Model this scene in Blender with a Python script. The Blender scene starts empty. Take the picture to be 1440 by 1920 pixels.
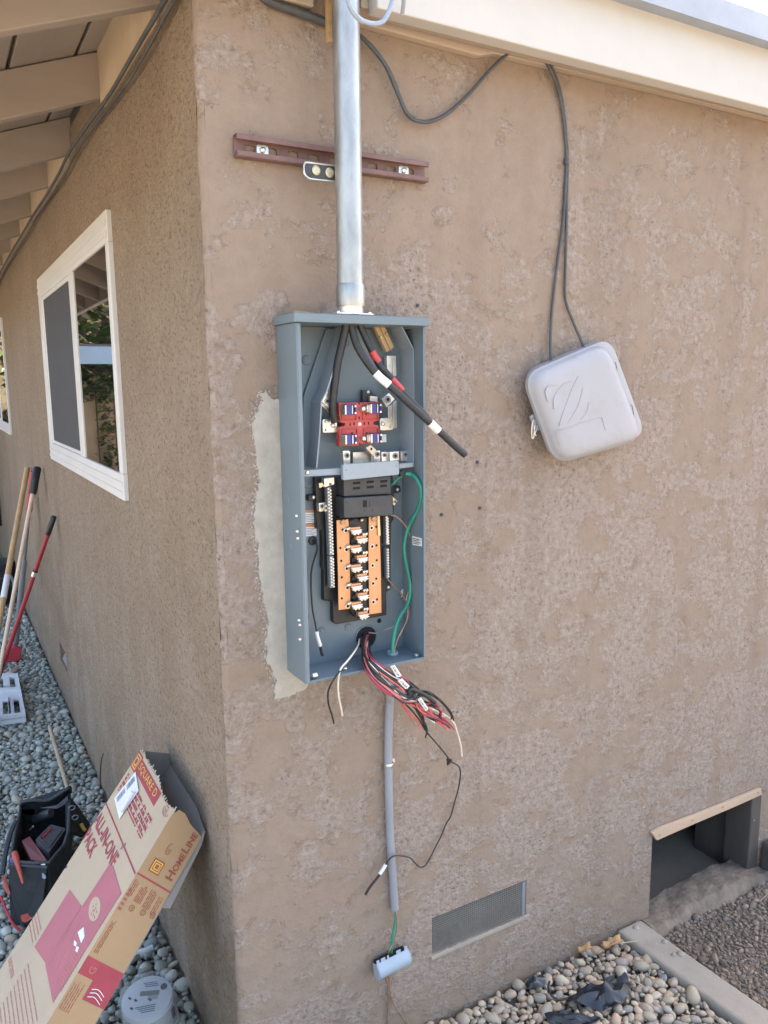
import bpy, bmesh, math, random
from mathutils import Vector, Matrix, noise
random.seed(7)
SC = bpy.context.scene
COL = SC.collection
R = math.radians

# ------------------------------------------------------------------ camera, sky, sun, exposure
cam_d = bpy.data.cameras.new('camera'); cam = bpy.data.objects.new('camera', cam_d); COL.objects.link(cam)
cam_d.sensor_fit = 'VERTICAL'; cam_d.sensor_height = 36.0; cam_d.lens = 27.63
cam_d.clip_start = 0.02; cam_d.clip_end = 500
cam.matrix_world = Matrix(((0.8686,0.0883,-0.4876,-0.4729), (-0.4954,0.1344,-0.8582,-1.508), (-0.0103,0.987,0.1605,1.62), (0, 0, 0, 1)))
SC.camera = cam
SUN_EL, SUN_AZ = R(50), R(66)
world = bpy.data.worlds.new('World'); SC.world = world; world.use_nodes = True
wn = world.node_tree.nodes; wl = world.node_tree.links
sky = wn.new('ShaderNodeTexSky'); sky.sky_type = 'NISHITA'; sky.sun_disc = False
sky.sun_elevation = SUN_EL; sky.sun_rotation = SUN_AZ; sky.dust_density = 4.0; sky.air_density = 1.0
bg = wn['Background']; bg.inputs['Strength'].default_value = 0.13
wl.new(sky.outputs[0], bg.inputs['Color'])
sun_d = bpy.data.lights.new('sun', 'SUN'); sun_d.energy = 4.2; sun_d.angle = R(0.53); sun_d.color = (1, .95, .87)
sun = bpy.data.objects.new('sun', sun_d); COL.objects.link(sun); sun.location = (3, 4, 9)
sdir = Vector((math.sin(SUN_AZ)*math.cos(SUN_EL), math.cos(SUN_AZ)*math.cos(SUN_EL), math.sin(SUN_EL)))
sun.rotation_euler = (-sdir).to_track_quat('-Z', 'Y').to_euler()
vs = SC.view_settings; vs.view_transform = 'Standard'; vs.look = 'None'; vs.gamma = 1; vs.use_curve_mapping = False
vs.exposure = 2.56
vs.use_white_balance = True; vs.white_balance_temperature = 6850; vs.white_balance_tint = 10   # camera balanced for open shade

# ------------------------------------------------------------------ helpers
def S(r, g, b):
    f = lambda c: (c/255/12.92 if c/255 <= .04045 else ((c/255+.055)/1.055)**2.4)
    return (f(r), f(g), f(b))

def nodes(name):
    m = bpy.data.materials.new(name); m.use_nodes = True
    return m, m.node_tree.nodes, m.node_tree.links, m.node_tree.nodes['Principled BSDF']

def N(nt, typ, **kw):
    n = nt.new(typ)
    for k, v in kw.items():
        if k.startswith('i_'):
            key = k[2:]
            n.inputs[int(key) if key.isdigit() else key].default_value = v
        else: setattr(n, k, v)
    return n

def ramp(nt, stops, interp='LINEAR'):
    r = nt.new('ShaderNodeValToRGB'); r.color_ramp.interpolation = interp
    e = r.color_ramp.elements
    while len(e) > 1: e.remove(e[-1])
    e[0].position = stops[0][0]; e[0].color = (*stops[0][1], 1) if len(stops[0][1]) == 3 else stops[0][1]
    for p, c in stops[1:]:
        x = e.new(p); x.color = (*c, 1)
    return r

MC = {}
def pm(name, rgb, rough=.55, metal=0., var=.18, vs_=9., bump=0., bs=300., coat=0., dirt=0., trans=0., stretch=None, alpha=1.):
    """plain painted / plastic / metal surface with soft colour mottling, grain and rubbed-in dust"""
    if name in MC: return MC[name]
    m, nt, L, b = nodes(name); MC[name] = m
    tc = N(nt, 'ShaderNodeTexCoord'); mp = N(nt, 'ShaderNodeMapping'); L.new(tc.outputs['Object'], mp.inputs[0])
    if stretch: mp.inputs['Scale'].default_value = stretch
    n1 = N(nt, 'ShaderNodeTexNoise', i_Scale=vs_, i_Detail=6., i_Roughness=.65); L.new(mp.outputs[0], n1.inputs['Vector'])
    d = tuple(c*(1-var) for c in rgb); u = tuple(min(1, c*(1+var)) for c in rgb)
    r1 = ramp(nt, [(.3, d), (.7, u)]); L.new(n1.outputs['Fac'], r1.inputs[0])
    out = r1.outputs[0]
    if dirt:
        n2 = N(nt, 'ShaderNodeTexNoise', i_Scale=vs_*2.7, i_Detail=8., i_Roughness=.7); L.new(mp.outputs[0], n2.inputs['Vector'])
        r2 = ramp(nt, [(.52, (0, 0, 0)), (.72, (dirt,)*3)]); L.new(n2.outputs['Fac'], r2.inputs[0])
        mx = N(nt, 'ShaderNodeMixRGB'); L.new(r2.outputs[0], mx.inputs[0]); L.new(out, mx.inputs[1]); mx.inputs[2].default_value = (.2, .165, .13, 1)
        out = mx.outputs[0]
    L.new(out, b.inputs['Base Color'])
    b.inputs['Metallic'].default_value = metal; b.inputs['Alpha'].default_value = alpha
    rr = N(nt, 'ShaderNodeMapRange', i_3=max(.03, rough-.1), i_4=min(1, rough+.12)); L.new(n1.outputs['Fac'], rr.inputs[0]); L.new(rr.outputs[0], b.inputs['Roughness'])
    b.inputs['Coat Weight'].default_value = coat; b.inputs['Transmission Weight'].default_value = trans
    if bump:
        n3 = N(nt, 'ShaderNodeTexNoise', i_Scale=bs, i_Detail=4.); L.new(mp.outputs[0], n3.inputs['Vector'])
        bp = N(nt, 'ShaderNodeBump', i_Strength=bump, i_Distance=.002); L.new(n3.outputs['Fac'], bp.inputs['Height']); L.new(bp.outputs[0], b.inputs['Normal'])
    return m

class G:
    def __init__(s): s.v = []; s.f = []
    def add(s, vs, fs):
        o = len(s.v); s.v += [tuple(v) for v in vs]; s.f += [tuple(i+o for i in f) for f in fs]; return s
    def box(s, c, d, rot=None):
        x, y, z = (q/2 for q in d); vv = [Vector((a*x, b*y, e*z)) for a in (-1, 1) for b in (-1, 1) for e in (-1, 1)]
        if rot is not None: vv = [rot @ q for q in vv]
        c = Vector(c)
        return s.add([q+c for q in vv], [(0, 1, 3, 2), (4, 6, 7, 5), (0, 4, 5, 1), (2, 3, 7, 6), (0, 2, 6, 4), (1, 5, 7, 3)])
    def bb(s, x0, x1, y0, y1, z0, z1): return s.box(((x0+x1)/2, (y0+y1)/2, (z0+z1)/2), (abs(x1-x0), abs(y1-y0), abs(z1-z0)))
    def prism(s, poly, vec):
        n = len(poly); P = [Vector(p) for p in poly]; v = Vector(vec)
        nn = Vector((0, 0, 0))
        for i in range(n): nn += P[i].cross(P[(i+1) % n])
        if nn.dot(v) > 0: P.reverse()
        return s.add(P+[p+v for p in P], [tuple(range(n)), tuple(range(2*n-1, n-1, -1))]+[(i, i+n, (i+1) % n+n, (i+1) % n) for i in range(n)])
    def face(s, poly): return s.add(poly, [tuple(range(len(poly)))])
    def tube(s, pts, r, n=8, closed=False):
        P = [Vector(p) for p in pts]; m = len(P); rr = r if isinstance(r, (list, tuple)) else [r]*m
        up = None; vs = []
        for i in range(m):
            t = (P[(i+1) % m]-P[i-1]) if closed else (P[min(i+1, m-1)]-P[max(i-1, 0)])
            if t.length < 1e-9: t = Vector((0, 0, 1))
            t.normalize()
            if up is None: up = t.orthogonal().normalized()
            up = (up-t*up.dot(t)); up = up.normalized() if up.length > 1e-6 else t.orthogonal().normalized()
            w = t.cross(up)
            for k in range(n):
                a = 2*math.pi*k/n; vs.append(P[i]+(up*math.cos(a)+w*math.sin(a))*rr[i])
        fs = [(i*n+k, i*n+(k+1) % n, ((i+1) % m)*n+(k+1) % n, ((i+1) % m)*n+k) for i in range(m if closed else m-1) for k in range(n)]
        if not closed: fs += [tuple(range(n-1, -1, -1)), tuple((m-1)*n+k for k in range(n))]
        return s.add(vs, fs)
    def cyl(s, p0, p1, r0, r1=None, n=20):
        return s.tube([p0, p1], [r0, r0 if r1 is None else r1], n)
    def lathe(s, prof, o, ax, n=32, cap0=True, cap1=True):
        o = Vector(o); ax = Vector(ax).normalized(); e1 = ax.orthogonal().normalized(); e2 = ax.cross(e1); vs = []
        for r, h in prof:
            for k in range(n):
                a = 2*math.pi*k/n; vs.append(o+ax*h+(e1*math.cos(a)+e2*math.sin(a))*r)
        fs = [(i*n+k, i*n+(k+1) % n, (i+1)*n+(k+1) % n, (i+1)*n+k) for i in range(len(prof)-1) for k in range(n)]
        if cap0: fs.append(tuple(range(n-1, -1, -1)))
        if cap1: fs.append(tuple((len(prof)-1)*n+k for k in range(n)))
        return s.add(vs, fs)
    def loft(s, rings, cap0=True, cap1=True):
        n = len(rings[0]); vs = [p for r in rings for p in r]
        fs = [(i*n+k, i*n+(k+1) % n, (i+1)*n+(k+1) % n, (i+1)*n+k) for i in range(len(rings)-1) for k in range(n)]
        if cap0: fs.append(tuple(range(n-1, -1, -1)))
        if cap1: fs.append(tuple((len(rings)-1)*n+k for k in range(n)))
        return s.add(vs, fs)

def spline(pts, k=8):
    P = [Vector(p) for p in pts]; P = [P[0]*2-P[1]]+P+[P[-1]*2-P[-2]]; o = []
    for i in range(1, len(P)-2):
        a, b, c, d = P[i-1:i+3]
        for j in range(k):
            t = j/k; o.append(.5*((2*b)+(c-a)*t+(2*a-5*b+4*c-d)*t*t+(3*b-a-3*c+d)*t**3))
    o.append(P[-2]); return o

def rpoly(c, r, k=5):
    """round the corners of a flat polygon"""
    P = [Vector(p) for p in c]; o = []
    for i in range(len(P)):
        a, b, d = P[i-1], P[i], P[(i+1) % len(P)]
        p0 = b+(a-b).normalized()*r; p1 = b+(d-b).normalized()*r
        for j in range(k+1):
            t = j/k; o.append(p0*(1-t)**2+b*2*t*(1-t)+p1*t*t)
    return o

ORG = {}
def obj(name, g, mat, parent=None, smooth=False, bevel=0., seg=2, label=None, kind=None):
    me = bpy.data.meshes.new(name); vs = [Vector(v) for v in g.v]
    if parent is not None: o0 = ORG[parent.name]
    else:
        xs = [v.x for v in vs]; ys = [v.y for v in vs]; o0 = Vector(((min(xs)+max(xs))/2, (min(ys)+max(ys))/2, min(v.z for v in vs)))
    me.from_pydata([v-o0 for v in vs], [], g.f); me.update()
    if mat: me.materials.append(mat)
    if smooth: me.polygons.foreach_set('use_smooth', [True]*len(me.polygons))
    o = bpy.data.objects.new(name, me); COL.objects.link(o)
    if parent is not None: o.parent = parent
    else: o.location = o0
    ORG[o.name] = o0
    if bevel:
        b = o.modifiers.new('edge', 'BEVEL'); b.width = bevel; b.segments = seg; b.limit_method = 'ANGLE'; b.angle_limit = R(40); b.harden_normals = False
    elif smooth and len(g.f) > 6:
        try: me.set_sharp_from_angle(angle=R(45))
        except Exception: pass
    if label: o['label'] = label
    if kind: o['kind'] = kind
    return o

def tag(o, label, cat, group=None):
    o['label'] = label; o['category'] = cat
    if group: o['group'] = group
    return o

def thing(name, loc, label, cat, group=None):
    o = bpy.data.objects.new(name, None); COL.objects.link(o); o.location = loc; o.empty_display_size = .05
    ORG[o.name] = Vector(loc)
    return tag(o, label, cat, group)

def text(body, mat, parent, org, ex, ey, w=None, h=None, name='lettering', bold=0., center=False):
    """flat print: lettering laid on a face, origin org, x axis ex, y axis ey, fitted to width w and cap height h"""
    cu = bpy.data.curves.new('t', 'FONT'); cu.body = body; cu.offset = bold; cu.resolution_u = 2
    t = bpy.data.objects.new('t', cu); COL.objects.link(t)
    dg = bpy.context.evaluated_depsgraph_get(); me = bpy.data.meshes.new_from_object(t.evaluated_get(dg)); bpy.data.objects.remove(t)
    xs = [v.co.x for v in me.vertices]; ys = [v.co.y for v in me.vertices]
    x0, x1, y0, y1 = min(xs), max(xs), min(ys), max(ys); sx = w/(x1-x0) if w else None; sy = h/(y1-y0) if h else sx
    sx = sx or sy; ex = Vector(ex).normalized(); ey = Vector(ey).normalized(); o0 = ORG[parent.name]; org = Vector(org)
    for v in me.vertices:
        a = (v.co.x-(x0+x1)/2 if center else v.co.x-x0)*sx; b = (v.co.y-(y0+y1)/2 if center else v.co.y-y0)*sy
        v.co = org+ex*a+ey*b-o0
    me.materials.clear(); me.materials.append(mat)
    o = bpy.data.objects.new(name, me); COL.objects.link(o); o.parent = parent; ORG[o.name] = o0
    return o

def wall(pts, d0=None, t=None):
    """slab: a polygon given at its front depth, thickened back towards the wall"""
    return G().prism(pts, (0, t, 0))
Y = Vector((0, 1, 0)); X = Vector((1, 0, 0)); Z = Vector((0, 0, 1))

# ------------------------------------------------------------------ materials
def stucco(name, front):
    m, nt, L, b = nodes(name)
    tc = N(nt, 'ShaderNodeTexCoord'); P = tc.outputs['Object']
    sep = N(nt, 'ShaderNodeSeparateXYZ'); L.new(P, sep.inputs[0])
    big = N(nt, 'ShaderNodeTexNoise', i_Scale=2.2, i_Detail=5., i_Roughness=.6); L.new(P, big.inputs['Vector'])
    def math_(op, a, c=None, d=None):
        n = N(nt, 'ShaderNodeMath', operation=op)
        for i, q in enumerate((a, c, d)):
            if q is None: continue
            if isinstance(q, (int, float)): n.inputs[i].default_value = q
            else: L.new(q, n.inputs[i])
        return n.outputs[0]
    def mix(f, a, c, mode='MIX'):
        n = N(nt, 'ShaderNodeMixRGB', blend_type=mode)
        if isinstance(f, float): n.inputs[0].default_value = f
        else: L.new(f, n.inputs[0])
        for i, q in ((1, a), (2, c)):
            if isinstance(q, tuple): n.inputs[i].default_value = (*q, 1)
            else: L.new(q, n.inputs[i])
        return n.outputs[0]
    grain = N(nt, 'ShaderNodeTexNoise', i_Scale=420. if front else 230., i_Detail=3., i_Roughness=.6); L.new(P, grain.inputs['Vector'])
    def noise_(scale, detail, rough, src=P, dist=0.):
        n = N(nt, 'ShaderNodeTexNoise', i_Scale=scale, i_Detail=detail, i_Roughness=rough, i_Distortion=dist); L.new(src, n.inputs['Vector']); return n.outputs['Fac']
    if front:
        # smooth trowelled smears lying over a rough, paler gritty coat
        mp = N(nt, 'ShaderNodeMapping'); mp.inputs['Scale'].default_value = (1., 1, 1.2); L.new(P, mp.inputs[0])
        grit = noise_(120., 5., .62); worm = noise_(62., 6., .6); mot = noise_(26., 7., .66)
        zb = N(nt, 'ShaderNodeMapRange', i_1=1.75, i_2=2.35, i_3=.022, i_4=-.07); L.new(sep.outputs[2], zb.inputs[0])
        lb = N(nt, 'ShaderNodeMapRange', i_1=.3, i_2=.7, i_3=-.10, i_4=.085); L.new(big.outputs['Fac'], lb.inputs[0])
        h = math_('ADD', math_('ADD', noise_(8.5, 13., .66, mp.outputs[0], .25), zb.outputs[0]), lb.outputs[0])
        h = math_('ADD', h, math_('MULTIPLY', math_('SUBTRACT', worm, .5), .16))
        rough_ = N2(nt, L, h, .465, .55, 0., 1.)
        tan_ = ramp(nt, [(.3, (.266, .202, .154)), (.7, (.312, .241, .187))]); L.new(mot, tan_.inputs[0])
        pale = ramp(nt, [(.3, (.30, .238, .194)), (.5, (.365, .294, .243)), (.70, (.45, .372, .316))]); L.new(worm, pale.inputs[0])  # contrast puts ridge highlights and hollow shade into the colour
        c = mix(rough_, tan_.outputs[0], pale.outputs[0])
        pits = math_('MULTIPLY', N2(nt, L, grit, .36, .47, 1., 0.) if False else math_('SUBTRACT', 1., N2(nt, L, grit, .34, .45, 0., 1.)), math_('MULTIPLY', math_('ADD', rough_, .10), 1.))
        wp = math_('MULTIPLY', math_('SUBTRACT', 1., N2(nt, L, worm, .33, .43, 0., 1.)), rough_)
        c = mix(math_('MULTIPLY', pits, N2(nt, L, noise_(6., 4., .6), .42, .66, .18, .8)), c, (.13, .092, .066)); c = mix(math_('MULTIPLY', wp, .5), c, (.18, .13, .095))  # pits darkened in the colour as relief shade, following the bump hollows
        lip = ramp(nt, [(.455, (0, 0, 0)), (.478, (1, 1, 1)), (.488, (1, 1, 1)), (.505, (0, 0, 0))]); L.new(h, lip.inputs[0])  # dark line in the colour stands in for shadow along smear edges
        c = mix(math_('MULTIPLY', lip.outputs[0], N2(nt, L, noise_(21., 3., .6), .48, .62, 0., .5)), c, (.17, .12, .085))
        mps = N(nt, 'ShaderNodeMapping'); mps.inputs['Scale'].default_value = (7., 1., .55); L.new(P, mps.inputs[0])
        c = mix(N2(nt, L, noise_(1.6, 6., .6, mps.outputs[0]), .5, .72, 0., .28), c, (.21, .155, .115))
        # dirt splashed up from the ground
        sp_ = math_('ADD', sep.outputs[2], math_('MULTIPLY', math_('SUBTRACT', mot, .5), .5)); c = mix(N2(nt, L, sp_, -.05, .22, .45, 0.), c, (.235, .175, .12))
        spk = noise_(300., 3., .6); c = mix(math_('MULTIPLY', math_('SUBTRACT', 1., N2(nt, L, spk, .30, .36, 0., 1.)), .35), c, (.16, .115, .08))
        hh = math_('MULTIPLY', math_('ADD', grit, worm), math_('ADD', math_('MULTIPLY', rough_, 1.25), .22))
        hh = math_('ADD', hh, math_('MULTIPLY', math_('SUBTRACT', 1., rough_), 1.1)); hh = math_('ADD', hh, math_('MULTIPLY', mot, .9))
        dist, st = .0062, 1.
    else:
        mp = N(nt, 'ShaderNodeMapping'); mp.inputs['Scale'].default_value = (1, .5, .8); L.new(P, mp.inputs[0])
        pit = noise_(185., 5., .62, mp.outputs[0], .2); worm = noise_(70., 6., .62, mp.outputs[0])
        near = N(nt, 'ShaderNodeMapRange', i_1=.05, i_2=1.3, i_3=.7, i_4=.3); L.new(sep.outputs[1], near.inputs[0])
        pits = math_('SUBTRACT', 1., N2(nt, L, pit, .35, .46, 0., 1.))
        mp2 = N(nt, 'ShaderNodeMapping'); mp2.inputs['Scale'].default_value = (1, 1., .55); L.new(P, mp2.inputs[0])
        strk = noise_(7., 9., .66, mp2.outputs[0])
        base = ramp(nt, [(.32, (.25, .19, .135)), (.68, (.315, .246, .18))]); L.new(big.outputs['Fac'], base.inputs[0])
        low = N(nt, 'ShaderNodeMapRange', i_1=.25, i_2=1.5, i_3=.7, i_4=.12); L.new(sep.outputs[2], low.inputs[0])
        sk = math_('MULTIPLY', N2(nt, L, strk, .44, .64, 0., 1.), low.outputs[0])
        c = mix(sk, base.outputs[0], (.36, .30, .245))
        c = mix(N2(nt, L, worm, .36, .6, .3, 0.), c, (.215, .155, .105)); c = mix(N2(nt, L, worm, .52, .72, 0., .22), c, (.46, .365, .27))
        c = mix(math_('MULTIPLY', pits, near.outputs[0]), c, (.10, .072, .05))
        hh = math_('ADD', math_('MULTIPLY', pit, 1.6), math_('MULTIPLY', worm, 1.2))
        dist, st = .0045, .9
    L.new(c, b.inputs['Base Color']); b.inputs['Roughness'].default_value = .93; b.inputs['Specular IOR Level'].default_value = .2
    bp = N(nt, 'ShaderNodeBump', i_Strength=st, i_Distance=dist); L.new(hh, bp.inputs['Height']); L.new(bp.outputs[0], b.inputs['Normal'])
    return m
def N2(nt, L, sock, a, b_, c, d):
    n = N(nt, 'ShaderNodeMapRange', interpolation_type='SMOOTHSTEP', i_1=a, i_2=b_, i_3=c, i_4=d) if a < b_ else N(nt, 'ShaderNodeMapRange', i_1=a, i_2=b_, i_3=c, i_4=d)
    L.new(sock, n.inputs[0]); return n.outputs[0]

M_FRONT = stucco('trowelled_stucco', True); M_SIDE = stucco('dashed_stucco', False)
M_PATCH = pm('fresh_mortar', (.42, .39, .335), .95, var=.14, vs_=34, bump=1., bs=100)
M_CREAM = pm('cream_paint', (.53, .51, .475), .6, var=.03, bump=.15, bs=90, dirt=.04)
M_EAVE = pm('eave_paint', (.42, .335, .26), .75, var=.12, vs_=5, bump=.3, bs=60, stretch=(.3, 1, 1))
M_RAFT = pm('rafter_paint', (.37, .305, .255), .75, var=.12, vs_=6, bump=.3, bs=70, stretch=(.25, 1, 1))
M_BLOCK = pm('block_paint', (.55, .43, .30), .75, var=.1, bump=.3, bs=80)
M_SOFF = pm('soffit_paint', (.36, .31, .265), .8, var=.12, vs_=5, bump=.3, bs=60, stretch=(1, .2, 1))
M_ROOFEDGE = pm('roof_edge_metal', (.34, .38, .44), .5, var=.12, bump=.2)
M_ROOF = pm('shingle', (.16, .15, .15), .9, var=.3, vs_=30, bump=.6, bs=200)
M_VINYL = pm('white_vinyl', (.66, .655, .635), .35, var=.04, dirt=.08)
M_SCREEN = pm('insect_screen', (.05, .052, .058), .7, var=.1, bump=.3, bs=900)
M_GREY = pm('grey_enamel', (.150, .198, .225), .42, var=.07, vs_=6, bump=.08, bs=500, dirt=.12)
M_GREYL = pm('lit_grey_enamel', (.27, .315, .35), .38, var=.08, dirt=.08)  # lighter copy of the enamel; light catching the edges put into the colour
M_GALV = pm('galvanized_steel', (.40, .415, .41), .42, .8, var=.26, vs_=22, bump=.15, bs=160, dirt=.3, stretch=(1, 1, .35))
M_ZINC = pm('zinc_plate', (.66, .65, .62), .33, .9, var=.2, vs_=30, bump=.1)
M_TIN = pm('tinned_metal', (.75, .73, .68), .3, .85, var=.15, vs_=40)
M_BRASS = pm('brass_zinc', (.58, .50, .33), .35, .85, var=.2, vs_=30)
M_RUSTRED = pm('red_brown_primer', (.17, .095, .085), .6, var=.2, vs_=18, bump=.2, dirt=.2)
M_BLACK = pm('black_plastic', (.018, .019, .021), .42, var=.3, vs_=30, bump=.1, dirt=.05)
M_DARK = pm('charcoal_plastic', (.05, .053, .056), .5, var=.2, vs_=20, bump=.1, dirt=.1)
M_HOLE = pm('dark_void', (.012, .012, .012), .9)  # near-black: shade of holes and slots put into the colour; also ink
M_COPPER = pm('copper_bus', (.62, .33, .175), .38, .55, var=.16, vs_=14, bump=.05)
M_TAN = pm('tan_phenolic', (.46, .31, .16), .5, var=.15, vs_=30)
M_RED = pm('red_moulding', (.50, .075, .07), .45, var=.12, vs_=18, bump=.05)
M_BLUEJ = pm('violet_jaw', (.045, .05, .22), .4, var=.2, vs_=30)
M_NAVY = pm('navy_plug', (.03, .038, .07), .5)
M_WHITE = pm('white_label', (.78, .78, .77), .5, var=.05, vs_=40)
M_ORANGE = pm('orange_label', (.62, .26, .10), .5, var=.1)
M_CABLE = pm('black_cable', (.022, .024, .027), .45, var=.3, vs_=40, bump=.1, dirt=.15)
M_CABLED = pm('weathered_cable', (.07, .075, .08), .6, var=.25, vs_=25, dirt=.25)
M_REDT = pm('red_tape', (.55, .06, .06), .45, var=.12)
M_GREEN = pm('green_wire', (.02, .24, .16), .42, var=.15)
M_COPW = pm('bare_copper', (.42, .27, .19), .45, .6, var=.25, vs_=40)
M_WRED = pm('red_wire', (.38, .045, .085), .45, var=.2, vs_=40)
M_WPINK = pm('faded_red_wire', (.62, .14, .13), .5, var=.15, vs_=40)
M_WWHITE = pm('white_wire', (.70, .64, .55), .5, var=.12, vs_=30)
M_WGREY = pm('grey_wire', (.22, .21, .21), .5, var=.2, vs_=30)
M_PVC = pm('grey_pvc', (.26, .275, .30), .5, var=.08, vs_=6, bump=.05, dirt=.15)
M_BRIDGE = pm('blue_grey_plastic', (.33, .40, .47), .45, var=.06, dirt=.1)
M_TELE = pm('pale_grey_plastic', (.345, .345, .368), .42, var=.05, vs_=5, bump=.06, bs=600, dirt=.22)
M_WOODPOLE = pm('varnished_wood', (.55, .36, .17), .45, var=.14, vs_=20, stretch=(1, 1, .1))
M_WOODTRIM = pm('raw_pine', (.50, .36, .25), .8, var=.16, vs_=10, bump=.3, bs=80, stretch=(.2, 1, 1))
M_SHIM = pm('shim_wood', (.46, .30, .15), .8, var=.25, vs_=40, stretch=(.2, 1, 1))
M_ALU = pm('aluminium_tube', (.66, .50, .37), .4, .15, var=.1, dirt=.1)
M_STEELP = pm('dull_steel_tube', (.27, .29, .32), .5, .4, var=.1, dirt=.2)
M_REDP = pm('red_painted_tube', (.34, .03, .045), .38, var=.14, vs_=12, dirt=.1)
M_REDG = pm('red_grip', (.50, .045, .06), .5, var=.1)
M_CARD = pm('kraft_card', (.52, .40, .27), .85, var=.06, vs_=7, bump=.2, bs=140, dirt=.05)
M_CARDB = pm('brown_kraft_card', (.40, .26, .14), .85, var=.08, vs_=6, bump=.25, bs=140, dirt=.05)
M_CARDI = pm('card_inside', (.25, .225, .19), .9, var=.12, vs_=9, bump=.2, bs=140)
M_TORN = pm('torn_card', (.60, .52, .42), .95, var=.2, vs_=60, bump=.6, bs=200)
M_PRED = pm('red_print', (.37, .058, .075), .75, var=.12, vs_=25)
M_PPINK = pm('pink_print', (.47, .15, .165), .75, var=.08, vs_=10)
M_PBROWN = pm('brown_print', (.30, .09, .055), .8, var=.15, vs_=30)
M_PPALE = pm('pale_red_print', (.48, .18, .15), .8, var=.15, vs_=30)
M_PYEL = pm('yellow_print', (.75, .46, .08), .7, var=.1)
M_BLUEINK = pm('label_ink', (.20, .22, .30), .6, var=.1)
M_BAG = pm('black_nylon', (.020, .024, .026), .75, var=.3, vs_=14, bump=.5, bs=700, dirt=.12)
M_BAGT = pm('grey_webbing', (.055, .062, .07), .8, var=.2, bump=.5, bs=600, dirt=.1)
M_BAGLINE = pm('grey_lining', (.20, .20, .22), .8, var=.15)
M_BLUEH = pm('blue_handle', (.03, .09, .30), .4)
M_REDH = pm('orange_red_handle', (.50, .09, .06), .4)
M_GLASSC = pm('clear_cover', (.62, .70, .72), .08, var=.02, alpha=.16)
M_METFACE = pm('meter_face', (.64, .67, .70), .4, var=.04)
M_METB = pm('meter_base', (.50, .48, .46), .5, var=.06)
M_LCD = pm('lcd', (.20, .21, .19), .3)
M_TRAY = pm('white_tray_plastic', (.62, .65, .68), .45, var=.05, dirt=.2)
M_BAMB = pm('bamboo', (.42, .33, .22), .6, var=.25, vs_=25, stretch=(1, 1, .3))
M_CONC = pm('concrete', (.34, .295, .24), .92, var=.12, vs_=7, bump=.5, bs=130, dirt=.3)
M_FOOT = pm('rough_footing', (.20, .155, .115), .95, var=.35, vs_=22, bump=1., bs=110)
M_CRAWLW = pm('shaded_grey_timber', (.075, .064, .055), .85, var=.3, vs_=9, bump=.4, bs=80, stretch=(1, 1, .25))  # old timber darkened; crawl space shade put into the colour
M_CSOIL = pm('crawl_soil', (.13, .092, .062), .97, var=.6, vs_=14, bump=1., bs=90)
M_SOIL = pm('soil', (.17, .13, .098), .97, var=.35, vs_=25, bump=1., bs=120)
M_BED = pm('gravel_soil', (.17, .158, .135), .97, var=.3, vs_=30, bump=1., bs=120)
M_PLASTICBAG = pm('black_sheeting', (.02, .024, .03), .3, var=.3, vs_=20, bump=.4, bs=120)
M_DRYLEAF = pm('dry_leaf', (.46, .26, .11), .8, var=.25, vs_=40)
M_STRAW = pm('straw', (.42, .34, .22), .8, var=.2)
M_FENCE = pm('cedar', (.50, .34, .20), .8, var=.2, vs_=8, bump=.3, bs=80, stretch=(1, 1, .15))
M_SKYBLUE = pm('pale_blue_paint', (.42, .56, .70), .6, var=.05)
M_SHED = pm('shaded_siding', (.16, .15, .14), .85, var=.12)  # dark siding tone holds the shade under the shed fascia
def leafmat(name, cols):
    m, nt, L, b = nodes(name); oi = N(nt, 'ShaderNodeNewGeometry'); r = ramp(nt, cols, 'CONSTANT'); L.new(oi.outputs['Random Per Island'], r.inputs[0])
    L.new(r.outputs[0], b.inputs['Base Color']); b.inputs['Roughness'].default_value = .55
    tr = N(nt, 'ShaderNodeBsdfTranslucent'); mx = N(nt, 'ShaderNodeMixShader', i_0=.45); L.new(r.outputs[0], tr.inputs[0]); L.new(b.outputs[0], mx.inputs[1]); L.new(tr.outputs[0], mx.inputs[2])
    L.new(mx.outputs[0], nt['Material Output'].inputs[0]); return m
M_LEAF = leafmat('ivy_leaf', [(0, (.07, .14, .03)), (.3, (.13, .22, .05)), (.5, (.24, .18, .11)), (.7, (.30, .22, .15)), (.88, (.10, .15, .04))])
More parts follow.
